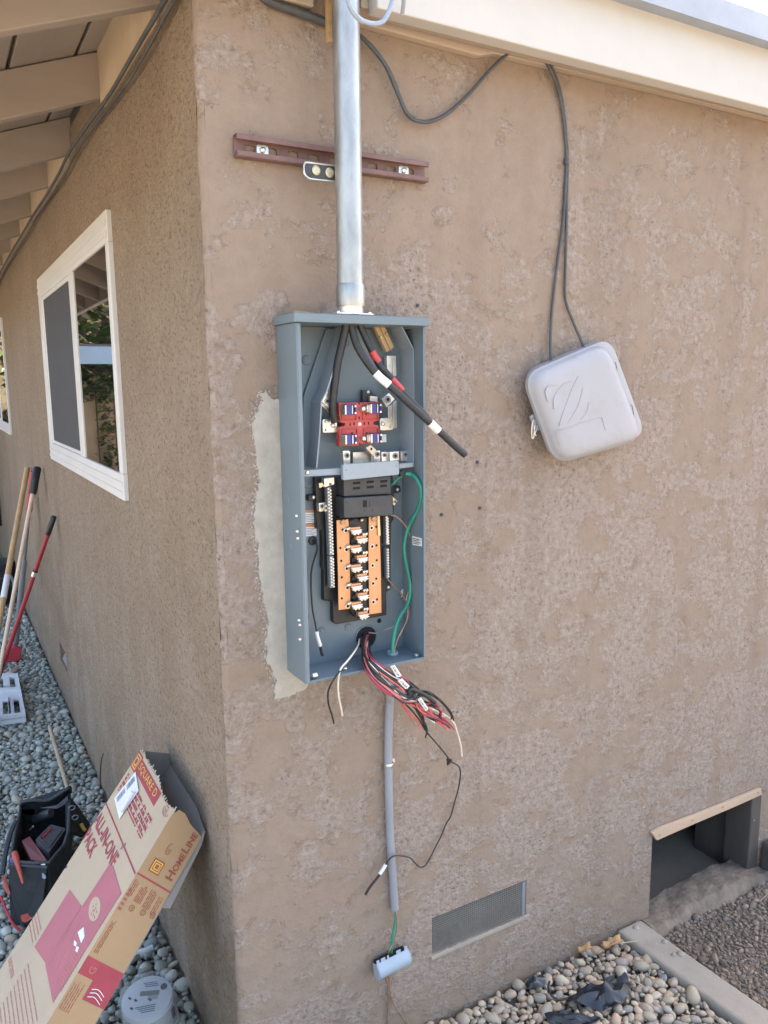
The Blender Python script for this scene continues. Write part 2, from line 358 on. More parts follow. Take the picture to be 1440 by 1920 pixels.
def stonemat(name, cols):
    m, nt, L, b = nodes(name); oi = N(nt, 'ShaderNodeObjectInfo'); ge = N(nt, 'ShaderNodeNewGeometry')
    ad = N(nt, 'ShaderNodeMath', operation='ADD'); L.new(oi.outputs['Random'], ad.inputs[0]); L.new(ge.outputs['Random Per Island'], ad.inputs[1])
    fr = N(nt, 'ShaderNodeMath', operation='FRACT'); L.new(ad.outputs[0], fr.inputs[0])
    r = ramp(nt, cols); L.new(fr.outputs[0], r.inputs[0])
    tc = N(nt, 'ShaderNodeTexCoord'); n = N(nt, 'ShaderNodeTexNoise', i_Scale=90., i_Detail=6., i_Roughness=.7); L.new(tc.outputs['Object'], n.inputs['Vector'])
    rr = ramp(nt, [(.3, (.72,)*3), (.7, (1.2,)*3)]); L.new(n.outputs['Fac'], rr.inputs[0])
    mx = N(nt, 'ShaderNodeMixRGB', blend_type='MULTIPLY', i_0=1.); L.new(r.outputs[0], mx.inputs[1]); L.new(rr.outputs[0], mx.inputs[2]); L.new(mx.outputs[0], b.inputs['Base Color'])
    b.inputs['Roughness'].default_value = .72
    n2 = N(nt, 'ShaderNodeTexNoise', i_Scale=260., i_Detail=4.); L.new(tc.outputs['Object'], n2.inputs['Vector'])
    bp = N(nt, 'ShaderNodeBump', i_Strength=.35, i_Distance=.002); L.new(n2.outputs['Fac'], bp.inputs['Height']); L.new(bp.outputs[0], b.inputs['Normal'])
    return m
M_STONEL = stonemat('grey_green_stone', [(0, (0.238, 0.256, 0.224)), (.2, (0.350, 0.383, 0.340)), (.4, (0.280, 0.305, 0.258)), (.55, (0.462, 0.469, 0.394)), (.68, (0.322, 0.348, 0.320)), (.8, (0.532, 0.454, 0.320)), (.88, (0.378, 0.398, 0.360)), (1, (0.616, 0.611, 0.530))])
M_STONER = stonemat('tan_river_stone', [(0, (0.371, 0.312, 0.234)), (.2, (0.495, 0.390, 0.269)), (.4, (0.334, 0.300, 0.244)), (.55, (0.569, 0.434, 0.293)), (.7, (0.420, 0.356, 0.273)), (.82, (0.544, 0.368, 0.244)), (.9, (0.247, 0.239, 0.225)), (1, (0.618, 0.513, 0.380))])
M_STONED = stonemat('dark_chip_stone', [(0, (0.127, 0.100, 0.081)), (.35, (0.196, 0.155, 0.119)), (.7, (0.243, 0.190, 0.140)), (1, (0.312, 0.230, 0.162))])

# ------------------------------------------------------------------ ground
def structure(name, g, mat, **k): return obj(name, g, mat, kind='structure', **k)
GRAV = structure('gravel_bed', G().face([(-1.62, -6, -.027), (0, -6, -.027), (0, 14, -.027), (-1.62, 14, -.027)]), M_BED)
PEB = structure('pebble_bed', G().face([(0, -6, -.038), (1.2, -6, -.038), (1.2, .1, -.038), (0, .1, -.038)]), M_BED)
SOIL = structure('soil', G().face([(1.2, -6, -.032), (8, -6, -.032), (8, .02, -.032), (1.2, .02, -.032)]), M_SOIL)
g = G(); n = 26; rows = []
structure('ground', G().face([(-60, -60, -.06), (60, -60, -.06), (60, 60, -.06), (-60, 60, -.06)]), pm('dry_yard', (.30, .25, .19), .95, var=.25, vs_=3, bump=.5))

# ------------------------------------------------------------------ house
HOUSE = thing('house', (2.5, 4, 0), 'tan stucco house with white windows and open rafter eaves', 'house')
V0, V1, VZ0, VZ1 = .511, .818, .181, .285
C0, C1, CZ0, CZ1 = 1.307, 1.812, -.09, .262
g = G(); xs = [.012, V0, V1, C0, C1, 6.5]; zs = [-.09, VZ0, CZ1, VZ1, 2.46]
def hole(x0, x1, z0, z1):
    cx, cz = (x0+x1)/2, (z0+z1)/2
    return (V0 < cx < V1 and VZ0 < cz < VZ1) or (C0 < cx < C1 and cz < CZ1)
for i in range(5):
    for j in range(4):
        if not hole(xs[i], xs[i+1], zs[j], zs[j+1]): g.face([(xs[i], 0, zs[j]), (xs[i+1], 0, zs[j]), (xs[i+1], 0, zs[j+1]), (xs[i], 0, zs[j+1])])
for (a, b, c, d, dep) in ((V0, V1, VZ0, VZ1, .07), (C0, C1, CZ0, CZ1, .11)):
    g.face([(a, 0, c), (a, dep, c), (a, dep, d), (a, 0, d)]); g.face([(b, 0, c), (b, 0, d), (b, dep, d), (b, dep, c)])
    g.face([(a, 0, d), (a, dep, d), (b, dep, d), (b, 0, d)]); g.face([(a, 0, c), (b, 0, c), (b, dep, c), (a, dep, c)])
# rounded, slightly wavy outside corner down to the gravel
rw = []
for k in range(61):
    z = -.09+k*(2.55/60); w = .0022*noise.noise(Vector((0, 3, z*14)))+.0012*noise.noise(Vector((5, 1, z*45)))
    rw.append([(.012-(.012+w)*math.sin(a), .012-(.012+w)*math.cos(a), z) for a in (0, math.pi/8, math.pi/4, 3*math.pi/8, math.pi/2)])
o = len(g.v); g.v += [p for r_ in rw for p in r_]
for k in range(60):
    for q in range(4): g.f.append((o+k*5+q+1, o+k*5+q, o+(k+1)*5+q, o+(k+1)*5+q+1))
obj('front_wall', g, M_FRONT, HOUSE)
W0, W1, WZ0, WZ1 = .835, 2.43, 1.297, 2.095      # window opening in the side wall
U0, U1 = 4.62, 6.2
g = G(); ys = [.012, W0, W1, U0, U1, 9]; zs = [-.09, WZ0, WZ1, 2.46]
H0, H1, HZ0, HZ1 = 2.57, 2.80, .20, .30
for i in range(5):
    for j in range(3):
        if j == 1 and i in (1, 3): continue
        if i == 2 and j == 0: continue
        g.face([(0, ys[i], zs[j]), (0, ys[i], zs[j+1]), (0, ys[i+1], zs[j+1]), (0, ys[i+1], zs[j])])
for a, b, c, d in ((W1, U0, -.09, HZ0), (W1, H0, HZ0, HZ1), (H1, U0, HZ0, HZ1), (W1, U0, HZ1, WZ0)):
    g.face([(0, a, c), (0, a, d), (0, b, d), (0, b, c)])
for (a, b, c, d, dep) in ((W0, W1, WZ0, WZ1, .09), (U0, U1, WZ0, WZ1, .09), (H0, H1, HZ0, HZ1, .05)):
    g.face([(0, a, c), (0, a, d), (dep, a, d), (dep, a, c)]); g.face([(0, b, c), (dep, b, c), (dep, b, d), (0, b, d)])
    g.face([(0, a, c), (dep, a, c), (dep, b, c), (0, b, c)]); g.face([(0, a, d), (0, b, d), (dep, b, d), (dep, a, d)])
obj('side_wall', g, M_SIDE, HOUSE)
hv = obj('foundation_vent', G().bb(.045, .05, H0, H1, HZ0, HZ1), M_STEELP, HOUSE)
obj('louvre', G().box((.02, (H0+H1)/2, HZ0+.03), (.002, .22, .05), Matrix.Rotation(.5, 3, 'Y')), M_STEELP, hv)
obj('rear_wall', G().bb(0, 6.5, 9, 9.1, -.09, 2.46).bb(6.5, 6.6, 0, 9.1, -.09, 2.46), M_SIDE, HOUSE)
# fresh mortar round the left of the panel, ragged and crumbling along its edge
pq = [Vector(p) for p in [(0.1868,-0.004,0.9688),(0.1639,-0.004,0.9626),(0.1387,-0.004,0.957),(0.1105,-0.004,0.957),(0.1074,-0.004,0.9733),(0.1154,-0.004,0.9932),(0.1065,-0.004,1.016),(0.0931,-0.004,1.045),(0.0922,-0.004,1.086),(0.0998,-0.004,1.131),(0.0911,-0.004,1.185),(0.0836,-0.004,1.237),(0.0837,-0.004,1.299),(0.076,-0.004,1.338),(0.0829,-0.004,1.398),(0.0921,-0.004,1.43),(0.088,-0.004,1.474),(0.0831,-0.004,1.523),(0.0819,-0.004,1.549),(0.0917,-0.004,1.57),(0.1049,-0.004,1.589),(0.0997,-0.004,1.602),(0.1113,-0.004,1.609),(0.1245,-0.004,1.596),(0.1404,-0.004,1.588)]]
pl = []
for p, q in zip(pq, pq[1:]+pq[:1]):
    k = max(2, int((q-p).length/.0035))
    for i in range(k):
        c = p+(q-p)*i/k; am = 0 if c.x > .141 and c.z > 1.02 else 1
        pl.append(c+am*Vector((noise.noise(c*75)*.005+noise.noise(c*240)*.004, 0, noise.noise(c*75+Vector((9, 9, 9)))*.005+noise.noise(c*260+Vector((3, 7, 1)))*.003)))
mp_ = obj('mortar_patch', G().prism([Vector((p.x, -.004, p.z)) for p in pl], (0, .005, 0)), M_PATCH, HOUSE, label='fresh pale mortar patch beside the meter panel')
g = G(); rq = random.Random(4)
for p in pl:
    if p.x < .139 or p.z < 1.02:
        for _ in range(2):
            r_ = rq.uniform(.0009, .0028); c = Vector((p.x-rq.gauss(.001, .0045), 0, p.z+rq.gauss(0, .003)))
            g.lathe([(r_, .0005-.001), (r_*.9, r_*.5), (r_*.35, r_*.95)], c, (rq.uniform(-.3, .3), -1, rq.uniform(-.3, .3)), 5)
obj('mortar_crumbs', g, M_PATCH, mp_, kind='stuff')
# wall plugs left in the stucco
for p in [(0.4732,-0.002,1.79),(0.639,-0.002,1.435),(0.5374,-0.002,1.318),(0.6481,-0.002,1.324),(0.3231,-0.002,0.9945)]:
    obj('wall_plug', G().lathe([(.0035, 0), (.0042, .003), (.002, .004)], (p[0], 0, p[2]), (0, -1, 0), 8), M_NAVY, HOUSE)

# ------- windows in the side wall
def window(y0, y1, m0, m1):
    """retrofit slider: flat flange on the stucco, stepped frame, near pane and a screened far pane"""
    z0, z1 = WZ0, WZ1; B_ = lambda a, b, c, d, e=-.014, f=.03: G().bb(e, f, a, b, c, d)
    w = obj('window', B_(y0-.012, y1+.012, z1-.078, z1+.006), M_VINYL, HOUSE, bevel=.003)
    obj('sill_frame', B_(y0-.012, y1+.012, z0-.004, z0+.074), M_VINYL, w, bevel=.003)
    obj('jamb', B_(y0-.012, y0+.030, z0+.074, z1-.078), M_VINYL, w, bevel=.003)
    obj('jamb', B_(y1-.075, y1+.012, z0+.074, z1-.078), M_VINYL, w, bevel=.003)
    for dz in (.022, .05): obj('frame_step', G().bb(-.0165-.0, -.0145, y0-.006, y1+.006, z1-dz-.014, z1-dz), M_VINYL, w, bevel=.001); obj('frame_step', G().bb(-.0165, -.0145, y0-.006, y1+.006, z0+dz-.012, z0+dz), M_VINYL, w, bevel=.001)
    obj('mullion', B_(m0, m1, z0+.074, z1-.078, -.013), M_VINYL, w, bevel=.003)
    a, b = m1, y1-.075
    obj('sash', B_(a, b, z1-.094, z1-.0785, -.008).bb(-.008, .03, a, b, z0+.0745, z0+.088).bb(-.008, .03, b-.02, b, z0+.088, z1-.094), M_VINYL, w, bevel=.002)
    obj('insect_screen', G().bb(-.006, -.004, a+.0005, b-.0205, z0+.0885, z1-.0945), M_SCREEN, w)
    obj('pane', G().bb(-.009, -.004, y0+.0305, m0-.0005, z0+.0745, z1-.0785), GLASS, w)
    obj('pane', G().bb(.006, .010, a+.0005, b-.0205, z0+.0885, z1-.0945), GLASS, w)
    obj('dark_room_sheet', G().bb(.085, .088, y0, y1, z0, z1), M_HOLE, w)  # black sheet stands in for the unlit room
GLASS, nt_, L_, b_ = nodes('window_glass')  # opaque pane; darkness of the room behind put into its base colour
b_.inputs['Base Color'].default_value = (.012, .014, .014, 1); b_.inputs['Roughness'].default_value = .015; b_.inputs['IOR'].default_value = 1.8; b_.inputs['Coat Weight'].default_value = 1.; b_.inputs['Coat IOR'].default_value = 1.7; b_.inputs['Coat Roughness'].default_value = .01
window(W0, W1, 1.47, 1.56); window(U0, U1, 5.3, 5.37)

# ------- roof, eave of the side wall
SL = .37
def rz(x): return 2.385+SL*x          # underside line of the rafters
g = G(); t = .115
hr = obj('roof', G().prism([(-.63, -.13, rz(-.63)+.145), (-.63, 9.3, rz(-.63)+.145), (3.2, 5.5, rz(3.2)+.145), (3.2, 3.4, rz(3.2)+.145), (-.02, -.13, rz(-.02)+.145)], (0, 0, .03)), M_ROOF, HOUSE)
FZ = 2.436
obj('roof', G().prism([(-.02, -.13, FZ+.036), (6.8, -.13, FZ+.036), (3.4, 3.4, FZ+.036+SL*3.53), (3.2, 3.4, FZ+.036+SL*3.53)], (0, 0, .03)).prism([(6.8, -.13, FZ+.03), (6.8, 9.3, FZ+.03), (3.4, 5.5, FZ+1.32), (3.4, 3.4, FZ+1.32)], (0, 0, .03)).prism([(-.8, 9.3, 2.24), (6.8, 9.3, 2.4), (3.4, 5.5, FZ+1.32), (3.2, 5.5, FZ+1.32)], (0, 0, .03)), M_ROOF, HOUSE)
obj('eave_fascia', G().bb(-.605, -.566, -.13, 9.3, rz(-.58)+.005, rz(-.58)+.145), M_CREAM, HOUSE, bevel=.003)
ry = [.235, .83, 1.42, 1.90, 2.48, 3.0, 3.53, 4.08, 4.64, 5.2, 5.8, 6.4, 7.0, 7.6, 8.2, 8.8]
for i, y in enumerate(ry):
    w = .034
    q = [(-.565, y-w/2, rz(-.565)), (.10, y-w/2, rz(.10)), (.10, y-w/2, rz(.10)+t), (-.565, y-w/2, rz(-.565)+t)]
    obj('rafter', G().prism(q, (0, w, 0)), M_RAFT, HOUSE, bevel=.003)
    if i+1 < len(ry):
        y2 = ry[i+1]
        if i == 1:
            vb = obj('vent_block', G().bb(.006, .03, y+w/2, y2-w/2, 2.36, 2.36+t+.05), M_DARK, HOUSE, label='dark screened vent block between two rafters')
        else:
            obj('frieze_block', G().bb(-.012, .03, y+w/2+.001, y2-w/2-.001, 2.36, 2.36+t+.03), M_BLOCK, HOUSE, bevel=.002)
for k in range(4):
    a = -.563+k*.168; b = a+.158
    q = [(a, -.12, rz(a)+t+.003), (b, -.12, rz(b)+t+.003), (b, -.12, rz(b)+t+.025), (a, -.12, rz(a)+t+.025)]
    obj('soffit_board', G().prism(q, (0, 9.3, 0)), M_SOFF, HOUSE, bevel=.003)
obj('soffit_backer', G().prism([(-.56, -.12, rz(-.56)+t+.027), (.12, -.12, rz(.12)+t+.027), (.12, -.12, rz(.12)+t+.03), (-.56, -.12, rz(-.56)+t+.03)], (0, 9.3, 0)), M_RAFT, HOUSE)
# verge board that closes the first rafter bay over the corner
obj('barge_board', G().prism([(-.56, -.12, rz(-.56)-.02), (-.02, -.12, rz(-.02)-.01), (-.02, -.12, rz(-.02)+t+.02), (-.56, -.12, rz(-.56)+t+.02)], (0, .035, 0)), M_EAVE, HOUSE, bevel=.003)
# ------- front fascia, frieze and roof edge
obj('front_fascia', G().bb(.325, 6.7, -.10, -.062, 2.322, 2.468), M_CREAM, HOUSE, bevel=.003)
obj('front_fascia', G().bb(-.02, .222, -.10, -.062, 2.335, 2.468), M_CREAM, HOUSE, bevel=.003)
obj('fascia_backer', G().prism([(.31, -.061, 2.335), (.78, -.061, 2.332), (1.4, -.061, 2.338), (6.6, -.061, 2.33), (6.6, -.061, 2.47), (.31, -.061, 2.47)], (0, .035, 0)), M_EAVE, HOUSE, bevel=.002)
obj('frieze_board', G().prism([(.31, -.022, 2.325), (.62, -.022, 2.318), (.66, -.022, 2.33), (1.2, -.022, 2.335), (6.5, -.022, 2.33), (6.5, -.022, 2.47), (.31, -.022, 2.47)], (0, .021, 0)), M_EAVE, HOUSE, bevel=.002)
obj('frieze_board', G().bb(.02, .23, -.02, -.001, 2.335, 2.47), M_EAVE, HOUSE, bevel=.002)
ed = [(x, -.145, 2.512+.004*noise.noise(Vector((x*3, 0, 0)))+.003*noise.noise(Vector((x*11, 4, 0)))) for x in [i*.08 for i in range(85)]]
g = G(); g.loft([[(p[0], -.145, 2.453), (p[0], -.145, p[2]), (p[0], -.05, p[2]+.012), (p[0], -.05, 2.469)] for p in ed]); obj('drip_edge', g, M_ROOFEDGE, HOUSE, smooth=False)
# ------- crawl-space vent screen and access opening
vm = obj('crawl_vent', G().bb(V0, V1, .068, .072, VZ0, VZ1), pm('vent_backing', (.14, .135, .12), .9), HOUSE)  # backing sheet; its dark tone stands for the shaded space behind the mesh
obj('vent_sill', G().bb(V0-.004, V1+.012, -.004, .03, VZ0-.012, VZ0-.001), M_CONC, vm, bevel=.002)
obj('vent_edge', G().bb(V1-.012, V1-.001, .002, .03, VZ0, VZ1-.004), M_STEELP, vm)
g = G(); k = 0; x = V0+.003
while x < V1: g.bb(x-.0006, x+.0006, .0045, .0057, VZ0, VZ1); x += .0062
z = VZ0+.003
while z < VZ1: g.bb(V0, V1, .0032, .0044, z-.0006, z+.0006); z += .0062
obj('wire_mesh', g, pm('mesh_wire', (.30, .29, .26), .5, .3), vm, kind='stuff')
cw = obj('crawl_opening', G().bb(C0-1., C1+1., 2.4, 2.42, -.5, .5).bb(C0-1., C1+1., .11, 2.4, .29, .31).bb(C0-1.02, C0-1., .11, 2.4, -.5, .5).bb(C1+1., C1+1.02, .11, 2.4, -.5, .5), M_CRAWLW, HOUSE)
obj('jamb_board', G().bb(C1-.04, C1+.012, -.006, .09, -.06, CZ1), M_CRAWLW, cw, bevel=.004)
obj('side_board', G().bb(C1-.012, C1+.01, .091, .23, -.2, .285), M_CRAWLW, cw, bevel=.003)
tr = [(1.29,-0.012,0.2823),(1.331,-0.012,0.287),(1.474,-0.012,0.2824),(1.626,-0.012,0.2813),(1.807,-0.012,0.2824),(1.815,-0.012,0.2572),(1.681,-0.012,0.2541),(1.476,-0.012,0.2529),(1.315,-0.012,0.25)]
ts = obj('trim_strip', G().prism(tr, (0, .011, 0)), M_WOODTRIM, cw, bevel=.0015)
for p in [(1.323,-0.012,0.2649),(1.47,-0.012,0.271),(1.614,-0.012,0.272),(1.791,-0.012,0.2716),(1.779,-0.012,0.1758)]:
    obj('screw', G().lathe([(.0032, 0), (.0028, .0015), (.001, .002)], p, (0, -1, 0), 8), M_STEELP, ts)
g = G(); rings = []
for i in range(131):
    x = C0-.035+i*(C1-C0+.055)/130; rr_ = []
    for j in range(49):
        a = j/48; yy = -.085+a*.16-.012*noise.noise(Vector((x*5, 0, 7)))-.006*noise.noise(Vector((x*19, 0, 3)))
        q = min(1, a*3.2); q = q*q*(3-2*q); zz = -.058+.060*q*(.9+.25*noise.noise(Vector((x*4, 1, 2))))-.16*max(0, a-.90)/.10
        rr_.append((x, yy, zz+.006*noise.noise(Vector((x*22, yy*22, 0)))+.0035*abs(noise.noise(Vector((x*55, yy*55, 3))))+.0014*noise.noise(Vector((x*140, yy*140, 5)))))
    rings.append(rr_)
g.loft(rings, False, False); o = obj('footing', g, M_FOOT, cw, smooth=True)
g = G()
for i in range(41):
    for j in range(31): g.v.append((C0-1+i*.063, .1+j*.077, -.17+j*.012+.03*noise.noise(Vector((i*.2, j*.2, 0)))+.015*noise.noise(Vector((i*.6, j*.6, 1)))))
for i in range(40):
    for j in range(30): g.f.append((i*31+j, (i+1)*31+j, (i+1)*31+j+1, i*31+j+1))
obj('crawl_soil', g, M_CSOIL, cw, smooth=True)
rq = random.Random(6)
for k in range(30):
    y = .25+rq.random()*.9; x = C0+.03+rq.random()*.42+1.18*y; r_ = rq.uniform(.010, .026); z = -.17+(y-.1)/.077*.012
    gs = G().lathe([(r_*.5, -.4*r_), (r_*rq.uniform(.8, 1.2), 0), (r_*.9, .35*r_), (r_*.4, .7*r_), (r_*.1, .75*r_)], (x, y, z+.03), (rq.uniform(-.4, .4), rq.uniform(-.4, .4), 1), 9); obj('crawl_stone', gs, M_FOOT, cw, smooth=True)
# dark block at the right edge of the opening
tag(obj('stone_block', G().prism(rpoly([(1.835, -.01, -.05), (1.97, -.01, -.05), (1.97, -.01, .075), (1.835, -.01, .08)], .02), (0, -.075, 0)), M_CRAWLW, bevel=.006), 'dark grey block standing against the wall right of the crawl opening', 'block')
# concrete edging strip running away from the wall
KZ = .006
pl = [(1.163, -.008), (1.262, -.008), (1.262, -.12), (1.285, -.62), (1.30, -1.5), (1.19, -1.5), (1.192, -.6), (1.168, -.12)]
kb = tag(obj('edging_strip', G().prism([(x, y, KZ) for x, y in pl], (0, 0, -.06)), M_CONC, bevel=.008), 'grey concrete edging strip running out from the wall base', 'edging')
for (x, y, r_) in ((1.245, -.115, .009), (1.225, -.165, .008), (1.245, -.172, .012), (1.22, -.03, .01)):
    obj('mortar_lump', G().lathe([(r_, 0), (r_*.95, .003), (r_*.6, .006), (r_*.1, .008)], (x, y, KZ-.001), (0, 0, 1), 9), M_CONC, kb, smooth=True)

# ------------------------------------------------------------------ what the windows mirror: the yard beyond the side wall
sh = thing('garden_shed', (-1.6, 6.3, 0), 'pale blue trimmed garden shed standing across the side yard', 'shed')
obj('fascia', G().bb(-3.2, -.50, 6.2, 6.25, 1.83, 1.99), M_SKYBLUE, sh, bevel=.004)
obj('roof', G().prism([(-3.2, 6.2, 1.99), (-.5, 6.2, 1.99), (-.5, 7.6, 2.02), (-3.2, 7.6, 2.02)], (0, 0, .02)), M_ROOF, sh)
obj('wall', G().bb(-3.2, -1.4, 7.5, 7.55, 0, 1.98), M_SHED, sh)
fe = thing('board_fence', (-1.6, 6.9, 0), 'cedar board fence standing below the blue shed fascia', 'fence')
for k in range(14):
    x = -3.05+k*.165; obj('fence_board', G().bb(x, x+.155, 6.45, 6.47, 0, 1.56+.012*((k*7) % 3)), M_FENCE, fe, bevel=.003)
def leaves(n, fn, size):
    g = G(); rd = random.Random(3)
    for i in range(n):
        p = Vector(fn(rd)); a = Matrix.Rotation(rd.uniform(0, 6.3), 3, 'Z') @ Matrix.Rotation(rd.uniform(-1.2, 1.2), 3, 'X'); s = size*rd.uniform(.6, 1.3)
        g.add([p+a @ Vector(q)*s for q in ((-.5, 0, 0), (0, -.45, .08), (.55, 0, 0), (0, .45, .08))], [(0, 1, 2, 3)])
    return g
g = G()
for i in range(25):
    for j in range(9): g.v.append((-8+i*.325, 8.4+j*.35, .5+j*.5+.15*noise.noise(Vector((i*.5, j*.5, 0)))))
for i in range(24):
    for j in range(8): g.f.append((i*9+j, (i+1)*9+j, (i+1)*9+j+1, i*9+j+1))
structure('hillside', g, pm('leaf_litter', (.20, .16, .10), .95, var=.5, vs_=9, bump=1., bs=40), smooth=True)
lv = obj('ivy_bank', leaves(9500, lambda r_: (r_.uniform(-4.5, -.3), 8.2+r_.uniform(0, 1.6), r_.uniform(1.0, 3.6)), .13), M_LEAF, kind='stuff')
tag(lv, 'sunlit bank of ivy and bushes rising behind the blue shed', 'ivy')
lv = obj('ivy_vine', leaves(900, lambda r_: ((-1.0+r_.gauss(0, .055), 6.38+r_.uniform(-.05, .05), r_.uniform(.6, 1.62)) if r_.random() < .5 else (r_.uniform(-1.1, -.5), 6.40+r_.uniform(-.06, .06), r_.uniform(1.48, 1.75))), .045), M_LEAF, kind='stuff')
tag(lv, 'ivy vine hanging over the cedar fence boards', 'ivy')

# ------------------------------------------------------------------ meter panel on the front wall
X0, X1, PZ0, PZ1, DF = .139, .430, 1.017, 1.737, .10
P = thing('electrical_panel', ((X0+X1)/2, -.05, PZ0), 'open grey meter and breaker panel without its cover, mounted on the front wall', 'electrical panel')
obj('back_plate', G().bb(X0, X1, -.004, -.001, PZ0, PZ1), M_GREY, P)
obj('side_panel', G().bb(X0, X0+.002, -DF, -.0042, PZ0, PZ1).bb(X0+.002, X0+.0098, -DF, -DF+.002, PZ0+.001, PZ1-.001).bb(X0+.0078, X0+.0098, -DF+.002, -DF+.012, PZ0+.001, PZ1-.001), M_GREY, P, bevel=.0008)
obj('side_panel', G().bb(X1-.002, X1, -DF, -.0042, PZ0, PZ1).bb(X1-.005, X1-.002, -DF, -DF+.002, PZ0+.001, PZ1-.001), M_GREY, P, bevel=.0008)
obj('bottom_tray', G().bb(X0+.0022, X1-.0022, -DF, -.0042, PZ0, PZ0+.002).bb(X0+.0102, X1-.0055, -DF, -DF+.0015, PZ0+.0022, PZ0+.005), M_GREY, P, bevel=.0006)
cap = obj('top_cap', G().bb(X0-.006, X1+.006, -DF-.007, -.001, PZ1+.001, PZ1+.017).bb(X0-.0045, X1+.0045, -DF-.005, -.003, PZ1+.017, PZ1+.0185), M_GREY, P, bevel=.0015)
kn = G()
for (x, y, r_) in ((.355, -.05, .030), (.40, -.05, .012)):
    kn.lathe([(r_, 0), (r_, .0012), (r_*.9, .0018)], (x, y, PZ1+.0184), (0, 0, 1), 28)
obj('knockout', kn, M_STEELP, cap)
# dimples and knockouts pressed in the back plate
for p, r_ in zip([(0.2025,-0.0042,1.67),(0.2384,-0.0042,1.655),(0.2956,-0.0042,1.706),(0.1858,-0.0042,1.704),(0.1822,-0.0042,1.419),(0.1979,-0.0042,1.419),(0.2863,-0.0042,1.088),(0.2216,-0.0042,1.091),(0.1852,-0.0042,1.128)], (.0105, .010, .006, .005, .009, .014, .009, .009, .008)):
    obj('dimple', G().lathe([(r_, 0), (r_*.92, .0014), (r_*.8, .0004), (r_*.45, .0004), (r_*.38, .0013), (r_*.1, .0016)], (p[0], -.0041, p[2]), (0, -1, 0), 20), M_GREY, P, smooth=True)
def scr(parent, p, r_=.004, m=None, name='screw', h=.003):
    """pan head screw with a slot, facing out from the wall"""
    o = obj(name, G().lathe([(r_, 0), (r_*.95, h*.5), (r_*.6, h), (r_*.1, h*1.05)], p, (0, -1, 0), 12).box((p[0], p[1]-h*1.05, p[2]), (r_*1.3, h*.12, r_*.22), Matrix.Rotation(random.random()*3, 3, 'Y')), m or M_TIN, parent, smooth=True)
    return o
for p in [(0.1288,-0.1005,1.367),(0.1292,-0.1005,1.336),(0.1278,-0.1005,1.155),(0.1294,-0.1005,1.145),(0.1288,-0.1005,1.115),(0.1301,-0.1005,1.322)]:
    scr(P, (min(p[0], X0+.0058), -DF-.0005, p[2]), .0030)
# angled sheet-metal barrier round the meter socket
for pts in ([(0.2681,-0.06,1.738),(0.2194,-0.06,1.608),(0.2067,-0.06,1.587),(0.2015,-0.06,1.526),(0.1923,-0.06,1.453)], [(0.396,-0.06,1.739),(0.4242,-0.06,1.693),(0.4253,-0.06,1.612),(0.4237,-0.06,1.442)]):
    g = G()
    for a, b in zip(pts, pts[1:]):
        a, b = Vector(a), Vector(b); nrm = (b-a).cross(Y).normalized()*.0026
        g.prism([a, b, b+nrm, a+nrm], (0, .056, 0))
    obj('socket_barrier', g, M_GREYL, P)
g = G().prism([(0.2443,-0.012,1.732),(0.2926,-0.012,1.739),(0.2423,-0.012,1.605),(0.2292,-0.012,1.584),(0.2168,-0.012,1.449),(0.1804,-0.012,1.451),(0.1907,-0.012,1.597)], (0, .006, 0))
obj('liner_plate', g, M_GREY, P, bevel=.001)
# cross bar and its name plate
cb = obj('cross_bar', G().prism([(0.1576,-0.072,1.452),(0.2464,-0.072,1.451),(0.2461,-0.072,1.438),(0.1572,-0.072,1.439)], (0, .012, 0)).prism([(0.3818,-0.072,1.452),(0.4163,-0.072,1.453),(0.4163,-0.072,1.443),(0.3817,-0.072,1.442)], (0, .012, 0)), M_GREYL, P, bevel=.001)
scr(cb, (0.1667,-0.0722,1.447), .0042)
pp = [(0.2382,-0.09,1.461),(0.3704,-0.09,1.461),(0.3712,-0.09,1.431),(0.2382,-0.09,1.428)]
plate = obj('cover_plate', G().prism(rpoly(pp, .004), (0, .010, 0)), M_GREYL, P, bevel=.0015)
for p in [(0.2466,-0.0902,1.449),(0.3636,-0.0902,1.45)]: obj('rivet', G().lathe([(.0022, 0), (.0015, .0008)], p, (0, -1, 0), 10), M_STEELP, plate)
for p, q in zip([(0.1179,-0.1012,1.407),(0.1233,-0.1012,1.4),(0.116,-0.1012,1.274),(0.1277,-0.1012,1.169),(0.127,-0.1012,1.3)], [(0.1152,-0.1012,1.391),(0.1251,-0.1012,1.385),(0.1169,-0.1012,1.266),(0.1311,-0.1012,1.166),(0.1278,-0.1012,1.289)]):
    x0_ = X0-.0004; obj('scratch', G().prism([(x0_, -.05-(p[0]-.13)*2, p[2]), (x0_, -.05-(p[0]-.13)*2-.0008, p[2]), (x0_, -.05-(q[0]-.13)*2-.0008, q[2]), (x0_, -.05-(q[0]-.13)*2, q[2])], (.0003, 0, 0)), M_GALV, P)
